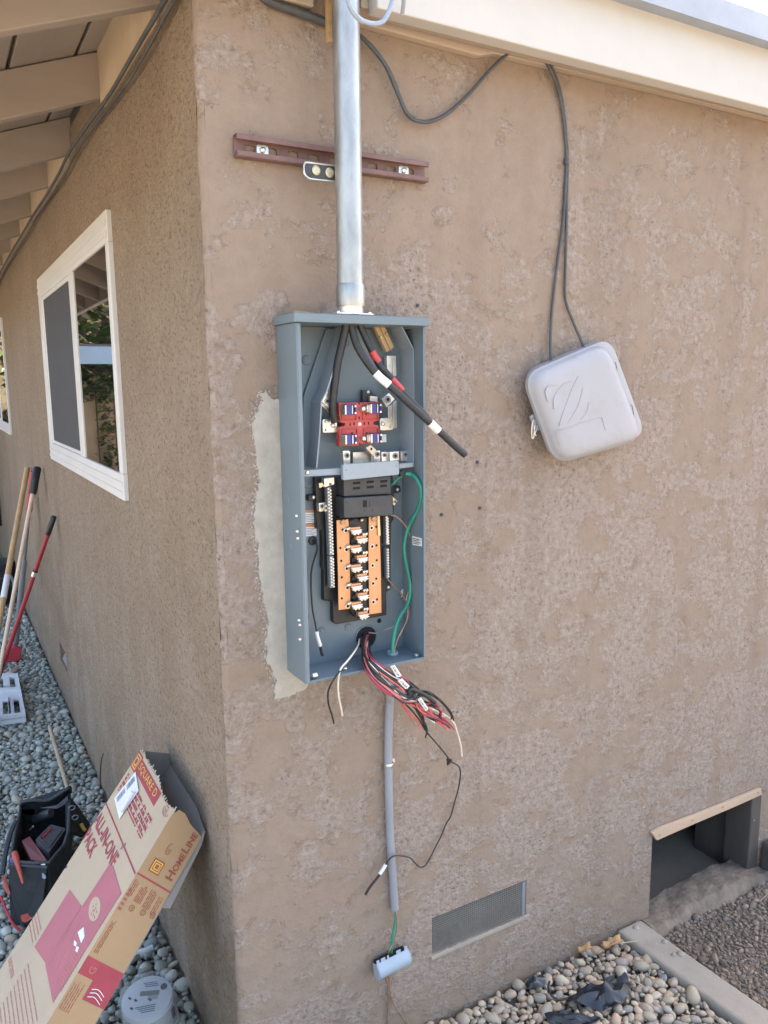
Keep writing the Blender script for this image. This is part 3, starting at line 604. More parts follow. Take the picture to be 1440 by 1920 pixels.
# ---- meter socket block
def poly(pts, d, th, mat, name, parent=P, **k): return obj(name, G().prism(pts, (0, th, 0)), mat, parent, **k)
poly([(0.2541,-0.045,1.583),(0.2997,-0.045,1.583),(0.3,-0.045,1.579),(0.304,-0.045,1.579),(0.3041,-0.045,1.583),(0.3475,-0.045,1.583),(0.3475,-0.045,1.552),(0.3461,-0.045,1.544),(0.3362,-0.045,1.542),(0.334,-0.045,1.539),(0.3361,-0.045,1.536),(0.3472,-0.045,1.534),(0.3486,-0.045,1.496),(0.3035,-0.045,1.496),(0.3032,-0.045,1.498),(0.2993,-0.045,1.498),(0.2988,-0.045,1.493),(0.2547,-0.045,1.494),(0.2547,-0.045,1.534),(0.2659,-0.045,1.535),(0.2685,-0.045,1.539),(0.266,-0.045,1.542),(0.2571,-0.045,1.543),(0.2561,-0.045,1.556),(0.2543,-0.045,1.556)], .045, .018, M_RED, 'socket_block', bevel=.0015)
SB = P.children[-1] if False else [o for o in P.children if o.name.startswith('socket_block')][0]
for q in ([(0.259,-0.0452,1.579),(0.294,-0.0452,1.579),(0.2937,-0.0452,1.546),(0.2588,-0.0452,1.547)], [(0.3083,-0.0452,1.579),(0.3456,-0.0452,1.579),(0.3455,-0.0452,1.545),(0.3081,-0.0452,1.546)], [(0.2591,-0.0452,1.53),(0.2955,-0.0452,1.53),(0.2953,-0.0452,1.496),(0.259,-0.0452,1.497)], [(0.3101,-0.0452,1.529),(0.3453,-0.0452,1.529),(0.3459,-0.0452,1.497),(0.3101,-0.0452,1.497)]):
    c = sum((Vector(p) for p in q), Vector())/4; g = G()
    for a, b in zip(q, q[1:]+q[:1]):
        a, b = Vector(a), Vector(b); ia = a+(c-a)*.07; ib = b+(c-b)*.07
        g.prism([a, b, ib, ia], (0, -.0035, 0))
    obj('recess_rim', g, M_RED, SB)
for q in [(0.3006,-0.0455,1.551),(0.2885,-0.0455,1.539),(0.3128,-0.0455,1.539),(0.2792,-0.0455,1.538),(0.3229,-0.0455,1.539),(0.2835,-0.0455,1.519),(0.3175,-0.0455,1.559),(0.3183,-0.0455,1.518),(0.3373,-0.0455,1.579)]:
    obj('slot', G().bb(q[0]-.0012, q[0]+.0012, q[1]-.0003, q[1]+.004, q[2]-.003, q[2]+.003), M_HOLE, SB)
scr(SB, (0.3013,-0.0455,1.538), .0042, M_WHITE)
def jaw(cx, cz, full):
    j = obj('meter_jaw', G().bb(cx-.016, cx-.012, -.068, -.0455, cz-.0095, cz+.0095).bb(cx+.001, cx+.0035, -.066, -.0455, cz-.009, cz+.009), M_TIN, P, bevel=.0008)
    obj('jaw_insulator', G().bb(cx-.011, cx-.001, -.067, -.0455, cz-.0105, cz+.0105).bb(cx+.0045, cx+.0075, -.064, -.0455, cz-.009, cz+.009).bb(cx+.011, cx+.015, -.060, -.0455, cz-.0105, cz+.0105), M_BLUEJ, j, bevel=.001)
    obj('jaw_clip', G().cyl((cx+.0095, -.066, cz+.007), (cx+.0095, -.0455, cz+.007), .0022, n=8).cyl((cx+.0095, -.066, cz-.007), (cx+.0095, -.0455, cz-.007), .0022, n=8), M_TIN, j)
    if full:
        s = obj('jaw_lug', G().lathe([(.0062, 0), (.006, .006), (.004, .009), (.001, .0095)], (cx-.0245, -.0455, cz), (0, -1, 0), 14), M_TIN, j, smooth=True)
        obj('jaw_strap', G().bb(cx-.019, cx-.0165, -.058, -.0455, cz-.007, cz+.007), M_TIN, j)
for X_, Y_, f in ((478, 345, 0), (830, 332, 1), (480, 748, 0), (840, 735, 1)):
    p = {0: (0.2723,-0.06,1.569), 1: (0.3318,-0.06,1.57), 2: (0.2723,-0.06,1.508), 3: (0.332,-0.06,1.508)}[(X_ > 600)+2*(Y_ > 500)]
    jaw(p[0], p[2], f)
# lug plates and bus links of the meter section
def screwplate(pts, d, sp, name='lug_plate', mat=None):
    o = obj(name, G().prism(rpoly(pts, .004), (0, .004, 0)), mat or M_ZINC, P, bevel=.0006)
    for p, r_ in sp: scr(o, p, r_)
    return o
screwplate([(0.2224,-0.032,1.55),(0.2555,-0.032,1.55),(0.2558,-0.032,1.522),(0.2226,-0.032,1.522)], .032, list(zip([(0.2296,-0.0325,1.545),(0.2301,-0.0325,1.528),(0.2456,-0.0325,1.537)], (.003, .003, .005))))
screwplate([(0.358,-0.032,1.548),(0.3902,-0.032,1.549),(0.3909,-0.032,1.522),(0.3586,-0.032,1.522)], .032, list(zip([(0.383,-0.0325,1.545),(0.3836,-0.0325,1.529),(0.3649,-0.0325,1.536)], (.003, .003, .005))))
def lug(pts, d, hole_, hr_, th=.014, mat=None, label=None):
    o = obj('wire_lug', G().prism(pts, (0, th, 0)), mat or M_TIN, P, bevel=.001, label=label)
    obj('set_screw', G().lathe([(hr_, 0), (hr_, .0012), (hr_*.7, .0014)], hole_, (0, -1, 0), 14), M_STEELP, o)
    obj('set_screw_socket', G().lathe([(hr_*.55, 0), (hr_*.5, .0004)], (hole_[0], hole_[1]-.0014, hole_[2]), (0, -1, 0), 6), M_HOLE, o)
lug([(0.2142,-0.046,1.587),(0.2272,-0.046,1.605),(0.2394,-0.046,1.592),(0.2347,-0.046,1.572)], .046, (0.2271,-0.0462,1.587), .0062)
poly([(0.2189,-0.036,1.585),(0.2396,-0.036,1.571),(0.2388,-0.036,1.562),(0.2204,-0.036,1.577)], .036, .012, M_ZINC, 'lug_foot', bevel=.001)
scr(P, (0.2277,-0.046,1.605), .004)
lug([(0.3551,-0.046,1.589),(0.3734,-0.046,1.602),(0.3879,-0.046,1.588),(0.3685,-0.046,1.572)], .046, (0.3695,-0.0462,1.588), .0075)
poly([(0.3551,-0.046,1.589),(0.3578,-0.046,1.589),(0.3694,-0.046,1.573),(0.3676,-0.046,1.571)], .046, .022, M_TIN, 'lug_side', bevel=.0005)
poly([(0.3773,-0.034,1.572),(0.3884,-0.034,1.578),(0.389,-0.034,1.546),(0.3779,-0.034,1.549)], .034, .004, M_ZINC, 'bus_link', bevel=.0006)
poly([(0.3946,-0.026,1.581),(0.4034,-0.026,1.586),(0.4041,-0.026,1.525),(0.3948,-0.026,1.525)], .026, .010, M_ZINC, 'bus_link', bevel=.0006)
poly([(0.3775,-0.03,1.68),(0.3903,-0.03,1.68),(0.3907,-0.03,1.613),(0.3786,-0.03,1.613)], .030, .012, M_ZINC, 'bus_bar', bevel=.0006)
poly([(0.3922,-0.028,1.68),(0.4014,-0.028,1.68),(0.4025,-0.028,1.638),(0.3936,-0.028,1.635)], .028, .010, M_TIN, 'bus_bar', bevel=.0006)
poly([(0.324,-0.02,1.608),(0.3447,-0.02,1.608),(0.349,-0.02,1.599),(0.3617,-0.02,1.594),(0.3612,-0.02,1.583),(0.324,-0.02,1.583)], .020, .012, M_DARK, 'bus_insulator', bevel=.001)
poly([(0.333,-0.036,1.596),(0.3513,-0.036,1.594),(0.3508,-0.036,1.583),(0.3332,-0.036,1.584)], .036, .010, M_TIN, 'bus_clip', bevel=.001)
scr(P, (0.3362,-0.0205,1.604), .0042)
poly([(0.2574,-0.03,1.576),(0.2619,-0.03,1.578),(0.262,-0.03,1.563),(0.2576,-0.03,1.562)], .030, .008, M_TAN, 'bus_link', bevel=.0006)
# tan insulating strips in the upper right
tp = obj('insulating_strip', G().prism([(0.3466,-0.03,1.742),(0.3591,-0.03,1.742),(0.3856,-0.03,1.691),(0.3776,-0.03,1.687)], (0, .012, 0)), M_TAN, P, bevel=.001)
tp2 = obj('insulating_strip', G().prism([(0.3605,-0.03,1.742),(0.3728,-0.03,1.743),(0.3959,-0.03,1.698),(0.3871,-0.03,1.691)], (0, .012, 0)), M_TAN, P, bevel=.001)
for q, par in zip([(0.3624,-0.0305,1.718),(0.3762,-0.0305,1.725)], (tp, tp2)): scr(par, q, .0032, M_BRASS)
# row of lugs above the cross bar
poly([(0.2946,-0.026,1.478),(0.344,-0.026,1.478),(0.3454,-0.026,1.451),(0.295,-0.026,1.453)], .026, .006, M_ZINC, 'neutral_plate', bevel=.0006)
for pts, h, r_ in (([(0.2617,-0.046,1.482),(0.2782,-0.046,1.482),(0.278,-0.046,1.456),(0.2617,-0.046,1.457)], (0.2701,-0.0462,1.474), .006),
                   ([(0.3337,-0.048,1.48),(0.349,-0.048,1.481),(0.3492,-0.048,1.453),(0.3337,-0.048,1.453)], (0.3416,-0.0482,1.473), .006),
                   ([(0.3585,-0.036,1.476),(0.3741,-0.036,1.476),(0.3745,-0.036,1.454),(0.3588,-0.036,1.453)], (0.366,-0.0362,1.469), .0045),
                   ([(0.3733,-0.046,1.476),(0.3971,-0.046,1.477),(0.3979,-0.046,1.456),(0.3737,-0.046,1.456)], (0.3866,-0.0462,1.467), .0065),
                   ([(0.408,-0.034,1.475),(0.4308,-0.034,1.475),(0.4316,-0.034,1.453),(0.4088,-0.034,1.453)], (0.4196,-0.0342,1.467), .005)):
    lug(pts, 0, h, r_)
poly([(0.2595,-0.047,1.484),(0.2751,-0.047,1.484),(0.2755,-0.047,1.481),(0.26,-0.047,1.481)], .047, .014, M_ZINC, 'lug_cap', bevel=.0005)
poly([(0.313,-0.05,1.488),(0.3247,-0.05,1.494),(0.3389,-0.05,1.482),(0.3315,-0.05,1.468)], .050, .006, pm('warm_zinc', (.62, .52, .42), .4, .6, var=.15), 'bonding_strap', bevel=.0008)
q = (0.3263,-0.0502,1.485)
obj('strap_hole', G().bb(q[0]-.002, q[0]+.002, q[1]-.0004, q[1], q[2]-.0025, q[2]+.0025), M_HOLE, P)
for pts in ([(0.3712,-0.016,1.512),(0.3823,-0.016,1.512),(0.3827,-0.016,1.495),(0.3719,-0.016,1.495)],): poly(pts, .016, .001, M_WHITE, 'rating_label')
poly([(0.4222,-0.006,1.511),(0.4472,-0.006,1.512),(0.4481,-0.006,1.498),(0.423,-0.006,1.497)], .006, .0012, M_GREYL, 'embossed_plate')

# ---- breaker section
base = poly([(0.2073,-0.022,1.429),(0.2704,-0.022,1.428),(0.3943,-0.022,1.425),(0.3978,-0.022,1.389),(0.3966,-0.022,1.332),(0.3899,-0.022,1.313),(0.3877,-0.022,1.256),(0.3868,-0.022,1.167),(0.3753,-0.022,1.159),(0.3753,-0.022,1.106),(0.2946,-0.022,1.105),(0.255,-0.022,1.105),(0.2477,-0.022,1.105),(0.2423,-0.022,1.111),(0.2425,-0.022,1.159),(0.221,-0.022,1.165),(0.2227,-0.022,1.23),(0.2198,-0.022,1.234),(0.2203,-0.022,1.256),(0.2213,-0.022,1.315),(0.2094,-0.022,1.32)], .022, .016, M_BLACK, 'bus_base', bevel=.0015)
for pts, q in (([(0.1923,-0.018,1.393),(0.2097,-0.018,1.393),(0.2099,-0.018,1.38),(0.1928,-0.018,1.38)], (0.2035,-0.0185,1.388)), ([(0.3963,-0.018,1.395),(0.4164,-0.018,1.396),(0.4183,-0.018,1.383),(0.3978,-0.018,1.38)], (0.4083,-0.0185,1.389)),
               ([(0.2217,-0.018,1.175),(0.2457,-0.018,1.173),(0.2454,-0.018,1.157),(0.222,-0.018,1.161)], (0.2333,-0.0185,1.17)), ([(0.3733,-0.023,1.177),(0.3873,-0.023,1.175),(0.3862,-0.023,1.164),(0.3747,-0.023,1.161)], (0.3798,-0.0235,1.171))):
    tb = poly(pts, .018, .014, M_BLACK, 'mounting_tab', bevel=.002); scr(tb, q, .0042)
vc = poly(rpoly([(0.2567,-0.056,1.425),(0.3697,-0.056,1.425),(0.3708,-0.056,1.386),(0.2566,-0.056,1.389)], .003), .056, .034, M_DARK, 'main_breaker_hood', bevel=.002)
for q in [(0.2866,-0.0562,1.416),(0.3191,-0.0562,1.416),(0.3523,-0.0562,1.415),(0.2864,-0.0562,1.405),(0.319,-0.0562,1.405),(0.3516,-0.0562,1.405)]:
    obj('vent_slot', G().bb(q[0]-.0085, q[0]+.0085, q[1]-.0003, q[1]+.002, q[2]-.0025, q[2]+.0025), M_HOLE, vc)
mm = poly(rpoly([(0.2509,-0.066,1.388),(0.3681,-0.066,1.385),(0.3702,-0.066,1.341),(0.2583,-0.066,1.345),(0.2509,-0.066,1.347)], .003), .066, .044, M_DARK, 'main_breaker_cover', bevel=.002)
q = (0.3003,-0.0662,1.372)
obj('toggle_window', G().bb(q[0]-.0045, q[0]+.0045, q[1]-.0004, q[1]+.001, q[2]-.007, q[2]+.007), M_HOLE, mm)
q2 = (0.32,-0.0662,1.371)
obj('cover_relief', G().bb(q2[0]-.009, q2[0]+.009, q2[1]-.0008, q2[1]+.001, q2[2]-.006, q2[2]+.006), M_DARK, mm, bevel=.0004)
for k, q in enumerate([(0.2986,-0.0662,1.358),(0.3189,-0.0662,1.357),(0.2574,-0.0662,1.379)]): obj('cover_pin', G().lathe([(.0012, 0), (.001, .0006)], q, (0, -1, 0), 8), M_HOLE, mm)
for k, t in enumerate(('ON', 'OFF')):
    text(t, M_WHITE, mm, (q[0]-.03, q[1]-.0008, q[2]), (1, 0, 0), (0, 0, 1), h=.003) if False else None
lug([(0.3763,-0.052,1.38),(0.3889,-0.052,1.369),(0.3808,-0.052,1.359),(0.377,-0.052,1.362)], .052, (0.3817,-0.0522,1.368), .0035, mat=M_BRASS)
poly([(0.2529,-0.04,1.377),(0.2639,-0.04,1.382),(0.2631,-0.04,1.342),(0.2536,-0.04,1.341)], .040, .02, M_BLACK, 'breaker_side', bevel=.001)
# copper bus plates
b1 = poly([(0.2432,-0.046,1.339),(0.2707,-0.046,1.339),(0.2725,-0.046,1.321),(0.2729,-0.046,1.263),(0.2724,-0.046,1.207),(0.2721,-0.046,1.143),(0.2439,-0.046,1.144),(0.244,-0.046,1.228),(0.2434,-0.046,1.285)], .046, .003, M_COPPER, 'bus_plate', bevel=.0006)
b2 = poly([(0.3205,-0.046,1.339),(0.3456,-0.046,1.339),(0.3465,-0.046,1.31),(0.3482,-0.046,1.242),(0.3489,-0.046,1.122),(0.3182,-0.046,1.123),(0.3184,-0.046,1.201),(0.318,-0.046,1.257)], .046, .003, M_COPPER, 'bus_plate', bevel=.0006)
poly([(0.3394,-0.05,1.34),(0.3446,-0.05,1.34),(0.3466,-0.05,1.296),(0.3403,-0.05,1.297)], .05, .003, pm('pale_copper', (.78, .52, .28), .35, .5), 'bus_edge', bevel=.0004)
for q in [(0.2633,-0.0462,1.315),(0.264,-0.0462,1.274),(0.264,-0.0462,1.233),(0.2644,-0.0462,1.191),(0.2645,-0.0462,1.15),(0.3256,-0.0462,1.315),(0.3265,-0.0462,1.274),(0.3269,-0.0462,1.232),(0.3275,-0.0462,1.192),(0.3276,-0.0462,1.15)]:
    par = b1 if q[0] < .285 else b2
    r0 = obj('bus_rivet', G().lathe([(.0052, 0), (.0048, .0016), (.0036, .0018)], q, (0, -1, 0), 14), M_TIN, par)
    obj('rivet_hole', G().lathe([(.0034, 0), (.0032, .0003)], (q[0], q[1]-.0019, q[2]), (0, -1, 0), 10), M_HOLE, r0)
for q in [(0.2565,-0.0463,1.318),(0.2506,-0.0463,1.279),(0.2521,-0.0463,1.251),(0.2528,-0.0463,1.215),(0.2518,-0.0463,1.169),(0.338,-0.0463,1.316),(0.3381,-0.0463,1.275),(0.3382,-0.0463,1.242),(0.3364,-0.0463,1.201),(0.3377,-0.0463,1.154)]:
    obj('punched_hole', G().lathe([(.0027, 0), (.0025, .0003)], q, (0, -1, 0), 10), M_HOLE, b1 if q[0] < .28 else b2)
for q in [(0.2577,-0.0463,1.334),(0.332,-0.0463,1.334)]:
    obj('bus_bolt', G().lathe([(.0065, 0), (.0062, .004), (.003, .0045)], q, (0, -1, 0), 6), M_COPW, b1 if q[0] < .28 else b2)
cc = poly([(0.275,-0.04,1.338),(0.3225,-0.04,1.337),(0.3219,-0.04,1.256),(0.3205,-0.04,1.12),(0.287,-0.04,1.119),(0.276,-0.04,1.138),(0.2759,-0.04,1.261)], .04, .016, M_BLACK, 'stab_holder', bevel=.001)
for q, r_ in zip([(0.306,-0.0402,1.333),(0.2854,-0.0402,1.289),(0.2862,-0.0402,1.248),(0.2864,-0.0402,1.207),(0.2862,-0.0402,1.165),(0.2901,-0.0402,1.122)], (.005, .008, .008, .008, .008, .006)):
    obj('holder_boss', G().lathe([(r_, 0), (r_, .004), (r_*.7, .0045), (r_*.6, .002)], q, (0, -1, 0), 16), M_BLACK, cc, smooth=True)
q = (0.3035,-0.045,1.334); scr(cc, q, .0045, M_BRASS)
poly([(0.2728,-0.046,1.336),(0.2863,-0.046,1.336),(0.2921,-0.046,1.319),(0.274,-0.046,1.319)], .046, .008, M_BLACK, 'stab_guard', bevel=.001)
def stab(a, c, left):
    """copper tongue folded from a bus plate with a tinned spring clip on its tip"""
    x0, x1 = a[0], c[0]; z = a[2]; w = x1-x0
    t = obj('bus_stab', G().bb(x0, x1, -.058, -.046, z-.001, z+.0075), M_COPPER, P, bevel=.0008)
    g = G()
    for k in range(5):
        xa = x0+w*(.06+.17*k); hh = .0085 if k % 2 else .0062
        g.bb(xa, xa+w*.155, -.064, -.057, z-hh, z+.0015)
    g.bb(x0-.001, x1+.001, -.0625, -.0605, z-.0005, z+.0025); g.cyl((x0, -.0645, z-.003), (x1, -.0645, z-.003), .0014, n=8)
    obj('spring_clip', g, M_TIN, t, bevel=.0005)
    if left: obj('stab_root', G().prism([(x0-.006, -.052, z+.006), (x0+.002, -.056, z+.0085), (x0+.002, -.056, z+.004), (x0-.006, -.052, z+.002)], (0, .005, 0)), M_TIN, t, bevel=.0006)
    else: obj('stab_root', G().prism([(x1-.002, -.056, z+.008), (x1+.005, -.056, z+.0125), (x1+.006, -.052, z+.009), (x1-.002, -.056, z+.003)], (0, .005, 0)), M_TIN, t, bevel=.0006)
for a, c in zip([(0.2701,-0.058,1.315),(0.2693,-0.058,1.276),(0.2691,-0.058,1.234),(0.269,-0.058,1.193),(0.2691,-0.058,1.152)], [(0.2932,-0.058,1.314),(0.2925,-0.058,1.274),(0.2927,-0.058,1.233),(0.2926,-0.058,1.191),(0.2926,-0.058,1.15)]): stab(a, c, True)
for a, c in zip([(0.2829,-0.058,1.295),(0.2834,-0.058,1.253),(0.2838,-0.058,1.212),(0.2843,-0.058,1.17),(0.2848,-0.058,1.128)], [(0.3072,-0.058,1.294),(0.3074,-0.058,1.252),(0.3077,-0.058,1.21),(0.3077,-0.058,1.169),(0.3079,-0.058,1.127)]): stab(a, c, False)
for q in [(0.3049,-0.05,1.306),(0.3049,-0.05,1.266),(0.3048,-0.05,1.224),(0.3048,-0.05,1.183),(0.3047,-0.05,1.141)]:
    obj('clip_tip', G().bb(q[0]-.005, q[0]+.005, -.055, -.046, q[2]-.003, q[2]).bb(q[0]-.006, q[0]-.002, -.057, -.046, q[2]-.004, q[2]+.001).bb(q[0]+.002, q[0]+.006, -.056, -.046, q[2]-.004, q[2]+.001), M_TIN, P, bevel=.0005)
# neutral bars with their screws
def bar(pa, pb, cols, n, w):
    pa, pb = Vector(pa), Vector(pb); dirv = (pb-pa); ax = dirv.normalized(); side = ax.cross(Y).normalized()
    nb = obj('neutral_bar', G().prism([pa-side*w, pa+side*w, pb+side*w, pb-side*w], (0, .012, 0)), M_STEELP, P, bevel=.0006)
    g = G()
    for i in range(n):
        for c in range(cols):
            p = pa+dirv*((i+.5+.5*(c % 2))/(n+.5))+side*((c-(cols-1)/2)*w*.95)
            g.lathe([(.0027, 0), (.0027, .0030), (.0016, .0040)], (p.x, p.y-.0002, p.z), (0, -1, 0), 8).box((p.x, p.y-.0042, p.z), (.003, .0002, .0009), Matrix.Rotation(.4*i, 3, 'Y'))
    obj('terminal_screws', g, M_TIN, nb, kind='stuff', smooth=False)
bar((0.2283,-0.042,1.41), (0.2311,-0.042,1.265), 2, 21, .0050)
bar((0.231,-0.042,1.263), (0.2315,-0.042,1.194), 2, 10, .0050)
bar((0.3692,-0.036,1.336), (0.3707,-0.036,1.271), 2, 10, .0032)
bar((0.3707,-0.036,1.263), (0.3715,-0.036,1.194), 1, 11, .0034)
lug([(0.2144,-0.05,1.43),(0.2374,-0.05,1.431),(0.2379,-0.05,1.416),(0.2147,-0.05,1.411)], .05, (0.2283,-0.0502,1.417), .003, mat=M_ZINC)
poly([(0.2036,-0.048,1.421),(0.2122,-0.048,1.421),(0.2127,-0.048,1.417),(0.2158,-0.048,1.417),(0.2157,-0.048,1.413),(0.2106,-0.048,1.413),(0.2099,-0.048,1.411),(0.2042,-0.048,1.411)], .048, .004, M_BRASS, 'lug_tail', bevel=.0005)
lug([(0.209,-0.034,1.377),(0.2302,-0.034,1.377),(0.2304,-0.034,1.358),(0.2094,-0.034,1.359)], .034, (0.2146,-0.0342,1.371), .0035)
lug([(0.2122,-0.044,1.367),(0.2207,-0.044,1.375),(0.2257,-0.044,1.366),(0.2197,-0.044,1.358)], .044, (0.2199,-0.0442,1.367), .004, mat=M_BRASS)
# warning labels and small labels
for hd, bd, tx in (([(0.1842,-0.0052,1.36),(0.2147,-0.0052,1.359),(0.2148,-0.0052,1.353),(0.1843,-0.0052,1.354)], [(0.1843,-0.0052,1.354),(0.2148,-0.0052,1.353),(0.2148,-0.0052,1.331),(0.1842,-0.0052,1.332)], 0), ([(0.1842,-0.0052,1.33),(0.215,-0.0052,1.329),(0.2152,-0.0052,1.322),(0.1843,-0.0052,1.324)], [(0.1843,-0.0052,1.324),(0.2152,-0.0052,1.322),(0.2152,-0.0052,1.303),(0.184,-0.0052,1.304)], 1)):
    wl_ = poly(bd, .0052, .0008, M_WHITE, 'warning_label'); poly(hd, .0052, .0008, M_ORANGE, 'label_header')
    a, b, c, d = (Vector(v) for v in bd); g = G()
    for k in range(5):
        u0 = a+(d-a)*(.14+.17*k); u1 = b+(c-b)*(.14+.17*k); u1 = u0+(u1-u0)*(.92-.13*(k % 3)); u0 = u0+(u1-u0)*.08; dz = Vector((0, 0, .0011))
        g.face([u0-Y*.0004, u0-Y*.0004-dz, u1-Y*.0004-dz, u1-Y*.0004])
    obj('label_text', g, M_BLUEINK, wl_)
XR = X1-.0026
lb_ = obj('rating_label', G().prism([(0.4274,-0.0489,1.287), (0.4274,-0.0869,1.288), (0.4274,-0.0889,1.27), (0.4274,-0.0503,1.267)], (.0006, 0, 0)), M_WHITE, P)
lg = [Vector(v) for v in ((0.4272,-0.0518,1.285), (0.4272,-0.0852,1.285), (0.4272,-0.0872,1.272), (0.4272,-0.0533,1.269))]
g = G()
for k in range(4):
    u0 = lg[0]+(lg[3]-lg[0])*(.1+.24*k); u1 = lg[1]+(lg[2]-lg[1])*(.1+.24*k); g.face([u0, u0-Z*.0016, u0+(u1-u0)*(.9-.2*(k % 2))-Z*.0016, u0+(u1-u0)*(.9-.2*(k % 2))])
obj('label_text', g, M_HOLE, lb_)
# wiring hole, grommets, floor screws and conduit bushing
hc = Vector((0.3309,-0.0043,1.057))
obj('wiring_hole', G().lathe([(.0265, 0), (.0265, .0006)], hc, (0, -1, 0), 32), M_HOLE, P)
obj('hole_rim', G().lathe([(.0285, 0), (.028, .002), (.026, .0022), (.0255, .0008)], hc, (0, -1, 0), 32, False, False), M_GREY, P, smooth=True)
q = (0.2051,-0.0043,1.293)
obj('grommet', G().lathe([(.0095, 0), (.0092, .003), (.006, .005), (.003, .0052)], q, (0, -1, 0), 20), M_BLACK, P, smooth=True)
for k, q in enumerate([(0.3659,-0.0043,1.09),(0.4003,-0.0043,1.322)]): obj('plugged_hole', G().lathe([(.0055, 0), (.005, .001)], q, (0, -1, 0), 16), M_HOLE, P)
q = (0.4284,-0.006,1.15)
obj('washer_tag', G().lathe([(.0062, 0), (.006, .001)], q, (0, -1, 0), 18), M_METFACE, P)
q = (0.4202,-0.006,1.141)
obj('ring_tag', G().tube([(q[0]+.0045*math.cos(a), q[1]-.001, q[2]+.0045*math.sin(a)) for a in [i*math.pi/8 for i in range(16)]], .0009, 6, True), M_TIN, P)
for k, q in enumerate(((0.1654,-0.0849,1.02), (0.2426,-0.0722,1.02), (0.4167,-0.0816,1.02))):
    g = G().lathe([(.0062, 0), (.006, .010), (.0045, .0105)], (q[0]-.004, q[1], q[2]+.006), (1, -.2, .1), 12) if k == 0 else G().lathe([(.0045, 0), (.0062, .003), (.006, .005), (.003, .0068)], q, (0, -.25, 1), 8)
    obj('hex_screw', g, M_TIN, P, smooth=True)
q = (0.379,-0.0412,1.02)
bu = obj('conduit_bushing', G().lathe([(.0125, 0), (.0125, .006), (.010, .0065), (.010, .002)], q, (0, 0, 1), 12), M_BRIDGE, P, smooth=False)

# ------------------------------------------------------------------ service mast, strut and strap
pc = (.268, -.078)
mast = thing('conduit_mast', (pc[0], pc[1], PZ1), 'galvanized steel service mast rising from the panel top past the eave', 'conduit')
obj('pipe', G().lathe([(.0262, 1.800), (.0262, 3.1), (.024, 3.1)], (pc[0], pc[1], 0), (0, 0, 1), 40), M_GALV, mast, smooth=True)
obj('coupling', G().lathe([(.0275, 1.772), (.0285, 1.776), (.0285, 1.812), (.0268, 1.816)], (pc[0], pc[1], 0), (0, 0, 1), 40), M_GALV, mast, smooth=True)
obj('hub', G().lathe([(.0255, 1.757), (.0255, 1.772), (.0262, 1.774)], (pc[0], pc[1], 0), (0, 0, 1), 40), M_TIN, mast, smooth=True)
hb = obj('hub_flange', G().bb(pc[0]-.041, pc[0]+.041, pc[1]-.021, pc[1]+.052, PZ1+.0192, PZ1+.0222), M_TIN, mast, bevel=.001)
for dx, dy in ((-.035, -.015), (.035, -.015), (-.035, .045), (.035, .045)): obj('flange_screw', G().lathe([(.0035, 0), (.003, .003), (.001, .0035)], (pc[0]+dx, pc[1]+dy, PZ1+.0222), (0, 0, 1), 8), M_TIN, hb)
st = thing('strut_channel', (.278, -.02, 2.045), 'red brown slotted strut channel bolted level behind the mast', 'strut')
sx0, sx1, sz0, sz1 = .064, .490, 2.046, 2.084
slots = [(.096+.0445*k) for k in range(9)]
g = G(); zc = (sz0+sz1)/2; prev = sx0
for x in slots+[None]:
    e = sx1 if x is None else x-.0105
    g.bb(prev, e, -.0045, -.002, sz0, sz1)
    if x is not None:
        g.bb(e, x+.0105, -.0045, -.002, sz0, zc-.0065).bb(e, x+.0105, -.0045, -.002, zc+.0065, sz1)
        for sx in (-1, 1):      # rounded slot ends
            for sz in (-1, 1): g.prism([(x+sx*.0105, -.0045, zc+sz*.0065), (x+sx*.0045, -.0045, zc+sz*.0065), (x+sx*.0085, -.0045, zc+sz*.0045)], (0, .0025, 0))
        prev = x+.0105
for z, s in ((sz0, 1), (sz1, -1)):
    g.bb(sx0, sx1, -.021, -.002, z-.0012*(s > 0)-.0, z+.0012*(s < 0)+.0012*(s > 0)).bb(sx0, sx1, -.0225, -.0205, z+min(0, s*.0085), z+max(0, s*.0085)).bb(sx0, sx1, -.0205, -.0145, z+s*.0075-.001, z+s*.0075+.001)
obj('channel', g, M_RUSTRED, st)
for x in (.121, .437):
    wb = obj('washer', G().prism(rpoly([(x-.012, -.006, zc-.0105), (x+.012, -.006, zc-.0105), (x+.012, -.006, zc+.0105), (x-.012, -.006, zc+.0105)], .005), (0, .0014, 0)), M_ZINC, st, bevel=.0004)
    obj('bolt', G().lathe([(.0058, 0), (.0055, .004), (.003, .0052), (.0022, .004)], (x, -.0062, zc), (0, -1, 0), 12), M_TIN, wb, smooth=True)
bk = thing('conduit_strap', (.22, -.03, 2.02), 'zinc two-hole clamp plate sticking out left of the mast under the strut', 'strap')
bp_ = [(0.1828,-0.058,2.037),(0.1899,-0.058,2.039),(0.2516,-0.058,2.04),(0.2581,-0.058,2.037),(0.2575,-0.058,2.011),(0.1912,-0.058,2.01),(0.1823,-0.058,2.018)]
pl = rpoly(bp_, .006)
obj('plate', G().prism(pl, (0, .004, 0)), M_DARK, bk, bevel=.001)
obj('plate_rim', G().tube([p+Vector((0, -.001, 0)) for p in pl], .0022, 8, True), M_ZINC, bk, smooth=True)
for q in [(0.2085,-0.058,2.027),(0.237,-0.058,2.026)]:
    kb_ = obj('knockout_disc', G().lathe([(.0088, 0), (.0092, .002), (.0072, .003), (.0068, .0022)], q, (0, -1, 0), 22), M_BRASS, bk, smooth=True)
